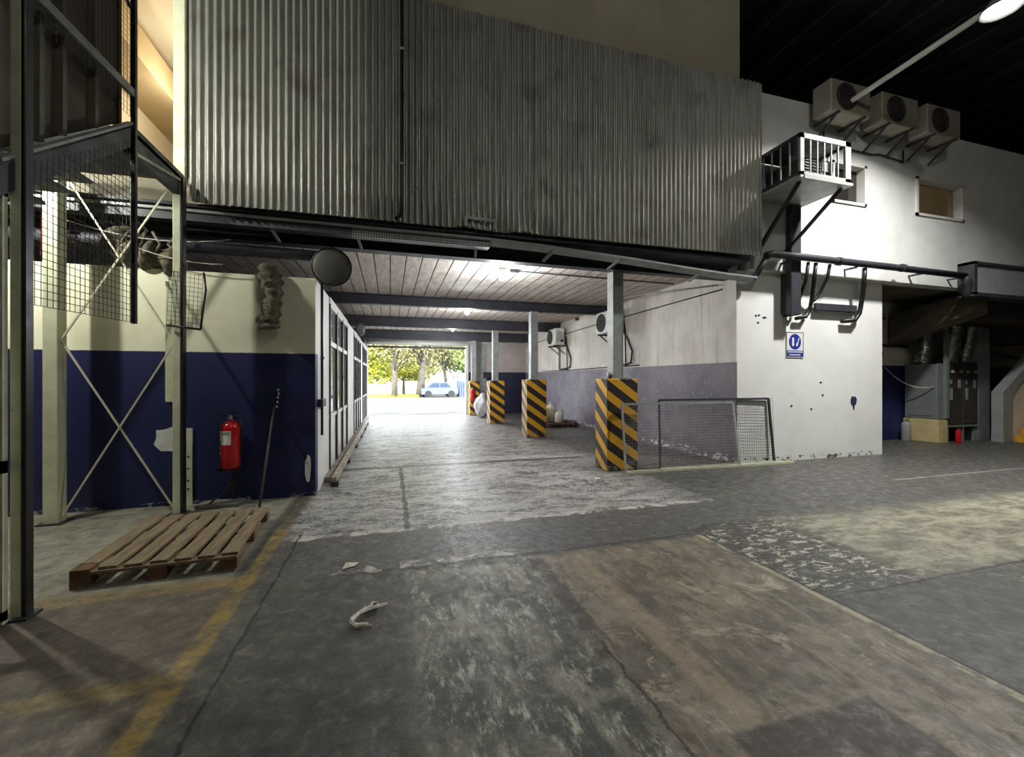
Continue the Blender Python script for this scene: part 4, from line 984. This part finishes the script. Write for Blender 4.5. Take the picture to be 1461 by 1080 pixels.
def panel(x, label):
    p = thing('electric_panel', (x, 7.2, 0), label, 'electric panel', 'dark electric panels')
    MB().cham(x-.27, x+.27, 7.0, 7.7, .42, 2.0, .012).build('panel_body', 'cab_dark', p)
    MB().box(x-.25, x+.25, 6.985, 7.0, .47, 1.95).build('door', 'cab_dark', p)
    l = MB(); l.box(x-.22, x-.12, 6.98, 6.985, 1.05, 1.35); l.box(x+.08, x+.18, 6.98, 6.985, 1.35, 1.55); l.box(x-.22, x-.14, 6.98, 6.985, 1.45, 1.55)
    l.build('paper_label', 'label_grey', p)
    for dx in (-.16, .14): MB().lathe([(.04, 0), (.035, .05)], (x+dx, 6.985, 1.75), (0, -1, 0), 12).build('knob', 'label_grey', p)
    f = MB()
    for dx in (-.26, .2): f.box(x+dx, x+dx+.06, 7.02, 7.08, 0, .42); f.box(x+dx, x+dx+.06, 7.6, 7.66, 0, .42)
    f.box(x-.27, x+.27, 6.98, 7.7, .38, .42); f.build('base_frame', 'cab_grey', p)
panel(13.5, 'left dark electric panel with pale labels beside the grey cabinet')
panel(14.08, 'right dark electric panel with pale labels next to the stair')
tag(MB().cham(14.4, 14.85, 7.0, 7.6, 0, 2.9, .012).build('tall_duct', 'cab_grey'), 'narrow grey upright duct right of the electric panels', 'duct')
extinguisher('fire_extinguisher', 12.6, 7.5, 0, .1, .5, 'pale dusty extinguisher on the floor by the dark blue recess wall', mat='label_grey', labels=False)
extinguisher('fire_extinguisher', 13.35, 6.86, 0, .055, .34, 'tiny red extinguisher under the left electric panel', labels=False)
sag((12.2, 7.735, 1.88), (12.84, 7.05, 1.4), .22, .012, 'cable_white', 'white cable drooping from the recess wall to the grey cabinet', 'power_cable')
tag(MB().tube([(10.1, 7.7, 2.45), (13, 7.7, 2.42)], .04, 8).build('recess_pipe', 'dark_metal'), 'dark pipe along the white band of the recess wall', 'pipe')
drop([(10.6, 7.0, 3.57), (10.6, 7.0, 3.1), (10.67, 7.0, 3.0), (11.05, 7.0, 2.98)], 'thin dark pipe under the recess ceiling left of the brown duct', .03)
tag(MB().tube([(15.2, 7.2, 2.49), (15.4, 7.1, 2.2), (16.0, 6.9, 2.1), (16.8, 6.8, 2.35)], .05, 8).build('drop_pipe', 'black_metal'), 'black hose looping under the lower duct at the right edge', 'hose')
# stair at the right edge
sr = thing('concrete_stair', (15.5, 6.3, 0), 'concrete stair with yellow steps and grey parapet at the right edge', 'stair')
MB().prism([(14.95, 6.68, 0), (14.95, 6.68, 1.2), (15.35, 6.68, 1.5), (16.9, 6.68, 2.75), (16.9, 6.68, 1.3), (15.6, 6.68, .1), (15.5, 6.68, 0)], (0, .14, 0)).build('parapet', 'parapet_white', sr)
MB().prism([(14.6, 6.64, 0), (14.6, 6.64, 1.25), (15.1, 6.64, 1.6), (16.9, 6.64, 2.95), (16.9, 6.64, 2.65), (15.2, 6.64, 1.38), (14.98, 6.64, 1.15), (14.98, 6.64, 0)], (0, .22, 0)).build('parapet_edge', 'parapet_grey', sr)
for k in range(7): MB().box(15.0+k*.27, 17.0, 5.6, 6.63, k*.175, (k+1)*.175).build('step', 'step_yellow', sr)

# rag on floor, paper scraps
rg = MB()
rg.tube([(-.02, 3.0, .02), (-.08, 2.97, .03), (-.15, 2.95, .025), (-.2, 2.91, .03), (-.235, 2.86, .02), (-.24, 2.82, .025), (-.2, 2.79, .015), (-.15, 2.78, .02), (-.12, 2.77, .01)], .016, 8, True, [.005, .009, .017, .011, .014, .009, .015, .012, .004])
rg.tube([(-.15, 2.95, .02), (-.12, 3.02, .03), (-.09, 3.03, .02), (-.08, 2.98, .02)], .01, 6)
rg.v = [(x+random.uniform(-.008, .008), y+random.uniform(-.008, .008), max(.001, z+random.uniform(-.006, .006))) for x, y, z in rg.v]
tag(rg.build('twisted_rag', 'rag'), 'small twisted white rag lying on the bare floor in front', 'rag')
for x, y, lab in ((-.38, 3.68, 'pale paper scrap on the floor at the end of the long crack'), (3.05, 5.9, 'pale scrap on the floor by the foot of the nearest column')):
    s_ = MB(); s_.prism([(x, y, .004), (x+.1, y+.02, .012), (x+.12, y+.1, .004), (x+.02, y+.08, .02)], (0, 0, .004)); tag(s_.build('paper_scrap', 'rag'), lab, 'scrap')

# ================================================================== OUTSIDE
struct('floor_yard', MB().box(-60, 70, 19.0, 90, -.2, -.01), 'yard', 'sunlit concrete yard outside the doorway')
gr = MB().box(-14, 2.4, 38, 46, -.02, .06)
for k in range(500):
    x = random.uniform(-8, 2.4); y = random.uniform(37.9, 40); h = random.uniform(.15, .4)
    gr.add([(x, y, 0), (x+.12, y, 0), (x+.08, y+.05, h)], [(0, 1, 2)])
tag(gr.build('grass_verge', 'grass'), 'yellow green grass verge under the trees outside', 'grass', kind='stuff')
tag(MB().box(-25, 40, 49.5, 49.8, -.02, 2.1).build('boundary_wall', 'render_white'), 'low white boundary wall beyond the trees', 'wall', kind='structure')
def tree(x, y, h, r, seed, leaf, label, n=900, trunk_r=.2, z0=2.0, lean=0):
    rr = random.Random(seed); t = thing('tree', (x, y, 0), label, 'tree', 'trees outside the doorway')
    tm = MB(); tm.tube([(x, y, -.02), (x+lean*.3, y, h*.25), (x+lean*.7, y, h*.5), (x+lean, y, h*.8)], trunk_r, 10, True, [trunk_r*1.3, trunk_r, trunk_r*.75, trunk_r*.3])
    for k in range(7):
        a = rr.uniform(0, 6.28); zb = h*rr.uniform(.3, .6); q = lean*zb/h
        tm.tube([(x+q, y, zb), (x+q+math.cos(a)*r*.4, y+math.sin(a)*r*.4, zb+h*.14), (x+q+math.cos(a)*r*.75, y+math.sin(a)*r*.75, zb+h*.25)], .07, 6, True, [trunk_r*.45, trunk_r*.28, .03])
    tm.build('trunk', 'trunk', t)
    f = MB(); cs = [(rr.uniform(-.75, .75)*r, rr.uniform(-.75, .75)*r, z0+(h-z0)*rr.random()) for _ in range(26)]
    for k in range(n*2):
        c = rr.choice(cs); p = Vector((x+lean*.6+c[0]+rr.gauss(0, .28*r), y+c[1]+rr.gauss(0, .28*r), max(z0*.8, c[2]+rr.gauss(0, .4))))
        a = Vector((rr.gauss(0,1), rr.gauss(0,1), rr.gauss(0,1))).normalized()*rr.uniform(.12, .26); bb = a.orthogonal().normalized()*rr.uniform(.06, .13)
        f.add([p-a, p+bb, p+a, p-bb], [(0, 1, 2, 3)])
    f.build('foliage', leaf, t)
tree(.34, 38.6, 7.5, 2.2, 1, 'leaf_c', 'tree with bare straight trunk left of centre in the doorway view', 900, .22, 3.4)
tree(2.6, 39.4, 8, 2.4, 2, 'leaf_c', 'thickest trunked tree in the middle of the doorway view', 1000, .3, 3.2, .5)
tree(-2.4, 41, 6, 2.2, 3, 'leaf_a', 'yellow green tree at the left of the doorway view', 1800, .14, 1.6)
tree(5.3, 41, 7, 1.9, 4, 'leaf_c', 'slim leaning tree behind the parked car', 900, .16, 2.6, -.6)
tree(8.2, 42, 8, 2.6, 5, 'leaf_b', 'dense green tree at the right of the doorway view', 2000, .16, 2.0)
tree(1.3, 45.2, 4.6, 2.4, 6, 'leaf_a', 'bright yellow bush tree behind the white boundary wall', 1700, .12, 1.9)
tree(5.5, 56, 9, 4.2, 7, 'leaf_b', 'tall green tree far behind the white boundary wall', 2600, .25, 2.4)
tree(-2.5, 56, 9, 4.2, 8, 'leaf_b', 'tall broad tree far behind the yellow green tree', 2600, .25, 2.4)
tree(10.4, 44, 4.5, 1.5, 9, 'leaf_c', 'reddish dry shrub tree at the far right of the doorway view', 1200, .1, .5)
# parked car
cr = thing('parked_car', (4.25, 38.4, 0), 'pale bluish car parked beyond the yard under the trees', 'car')
prof = [(-1.6, .25), (-1.62, .75), (-1.2, .85), (-.7, 1.32), (.6, 1.34), (1.15, .9), (1.6, .8), (1.62, .3)]
MB().prism([(4.25+a, 37.8, z) for a, z in prof], (0, 1.5, 0)).build('car_body', 'car_paint', cr)
MB().prism([(4.25+a, 37.78, z) for a, z in ((-1.05, .9), (-.65, 1.26), (-.1, 1.27), (-.1, .9))], (0, 1.54, 0)).build('side_window', 'car_glass', cr)
MB().prism([(4.25+a, 37.78, z) for a, z in ((0, .9), (0, 1.27), (.55, 1.27), (.95, .92))], (0, 1.54, 0)).build('side_window', 'car_glass', cr)
for x in (3.2, 5.25):
    for y in (37.8, 39.1): MB().lathe([(.3, 0), (.3, .2)], (x, y-.02, .3), (0, 1, 0), 20).build('wheel', 'rubber', cr)
bx = thing('site_container', (6.5, 38.6, 0), 'pale blue box container standing right of the parked car', 'container')
MB().cham(5.95, 7.0, 38.0, 39.4, 0, 1.5, .03).build('box_shell', 'crate_blue', bx)
ri = MB()
for k in range(6): ri.box(6.0+k*.17, 6.04+k*.17, 37.97, 38.0, .1, 1.4)
ri.build('rib', 'car_glass', bx)

# ================================================================== LIGHTS
def area(name, loc, size, e, colr, spread=180, rot=(0, 0, 0)):
    d = bpy.data.lights.new(name, 'AREA'); d.shape = 'DISK'; d.size = size; d.energy = e; d.color = colr; d.spread = R(spread)
    o = bpy.data.objects.new(name, d); o.location = loc; o.rotation_euler = rot; col.objects.link(o); return o
area('flood_light', (8.3, 3.79, 6.785), .36, 430, (1, .99, .96), 146)
def point(name, loc, e, colr, r):
    d = bpy.data.lights.new(name, 'POINT'); d.energy = e; d.color = colr; d.shadow_soft_size = r
    o = bpy.data.objects.new(name, d); o.location = loc; col.objects.link(o)
def fill_lamp(x, y, z, e, label):  # unseen fill lamps, added to brighten the hall floor and beige wall
    l = thing('fill_lamp', (x, y, z), label, 'lamp', 'added fill lamps in the hall')
    MB().lathe([(.05, .3), (.08, .28), (.22, .05), (.25, 0), (.24, 0), (.07, .26)], (x, y, z), n=24).build('shade', 'grey_metal', l)
    MB().lathe([(.02, -.02), (.2, 0), (.2, .01)], (x, y, z+.02), n=24).build('lens', 'tube', l)
    MB().tube([(x, y, z+.3), (x, y, 9.4)], .012, 6).build('cord', 'black_metal', l)
    point('fill_light', (x, y, z-.16), e, (1, .97, .9), .15)
fill_lamp(3.2, -1.8, 8.7, 300, 'added fill lamp hanging behind the camera')
fill_lamp(-7.0, -3.0, 8.7, 160, 'added fill lamp hanging far left behind the camera')
# wall lamp left of frame
wl_ = thing('wall_lamp', (-3.95, 5.0, 4.1), 'small batten lamp under the landing left of the view', 'lamp')
MB().cham(-4.0, -3.9, 4.5, 5.5, 4.05, 4.12, .01).build('batten', 'white_plastic', wl_)
MB().tube([(-3.95, 4.55, 4.02), (-3.95, 5.45, 4.02)], .018, 10).build('tube', 'tube', wl_)
for z in (4.12,): MB().tube([(-3.95, 5.0, 4.12), (-3.95, 5.0, 9.4)], .012, 6).build('cord', 'black_metal', wl_)
wl2 = thing('stair_lamp', (-3.6, 4.25, 5.5), 'small lamp hidden behind the stair boarding', 'lamp')
MB().cham(-3.7, -3.5, 4.15, 4.35, 5.5, 5.56, .01).build('batten', 'white_plastic', wl2)
MB().lathe([(.05, 0), (.05, .05)], (-3.6, 4.25, 5.45), n=16).build('bulb_glass', 'tube', wl2)
MB().tube([(-3.6, 4.25, 5.56), (-3.6, 4.25, 9.4)], .012, 6).build('cord', 'black_metal', wl2)
point('left_light', (-3.95, 4.95, 3.92), 235, (1, 1, .88), .05)
point('stair_light', (-3.6, 4.25, 5.3), 270, (1, 1, .88), .05)
point('room_light', (-3.3, 8.5, 6.3), 50, (1, .93, .76), .15)
point('dim_room_light', (11.4, 8.2, 6.3), 9, (1, .8, .5), .1)
sd_ = bpy.data.lights.new('sun', 'SUN'); sd_.energy = 14; sd_.angle = R(.6); sd_.color = (1, .96, .88)
so = bpy.data.objects.new('sun', sd_); so.rotation_euler = (R(40), 0, R(-35)); col.objects.link(so)
w = bpy.data.worlds.new('World'); scn.world = w; w.use_nodes = True
bg = w.node_tree.nodes['Background']; bg.inputs[0].default_value = (.82, .9, 1, 1); bg.inputs[1].default_value = 14.0

# ================================================================== CAMERA
cam = bpy.data.cameras.new('Camera'); cam.sensor_width = 36; cam.lens = FPX/1461*36; cam.shift_y = 2/1461; cam.clip_start = .05
co = bpy.data.objects.new('Camera', cam); co.location = (0, 0, EYE); co.rotation_euler = (R(90), 0, -YAW); col.objects.link(co)
scn.camera = co
scn.view_settings.view_transform = 'Standard'; scn.view_settings.look = 'None'; scn.view_settings.exposure = 0; scn.view_settings.gamma = 1
scn.view_settings.use_curve_mapping = False
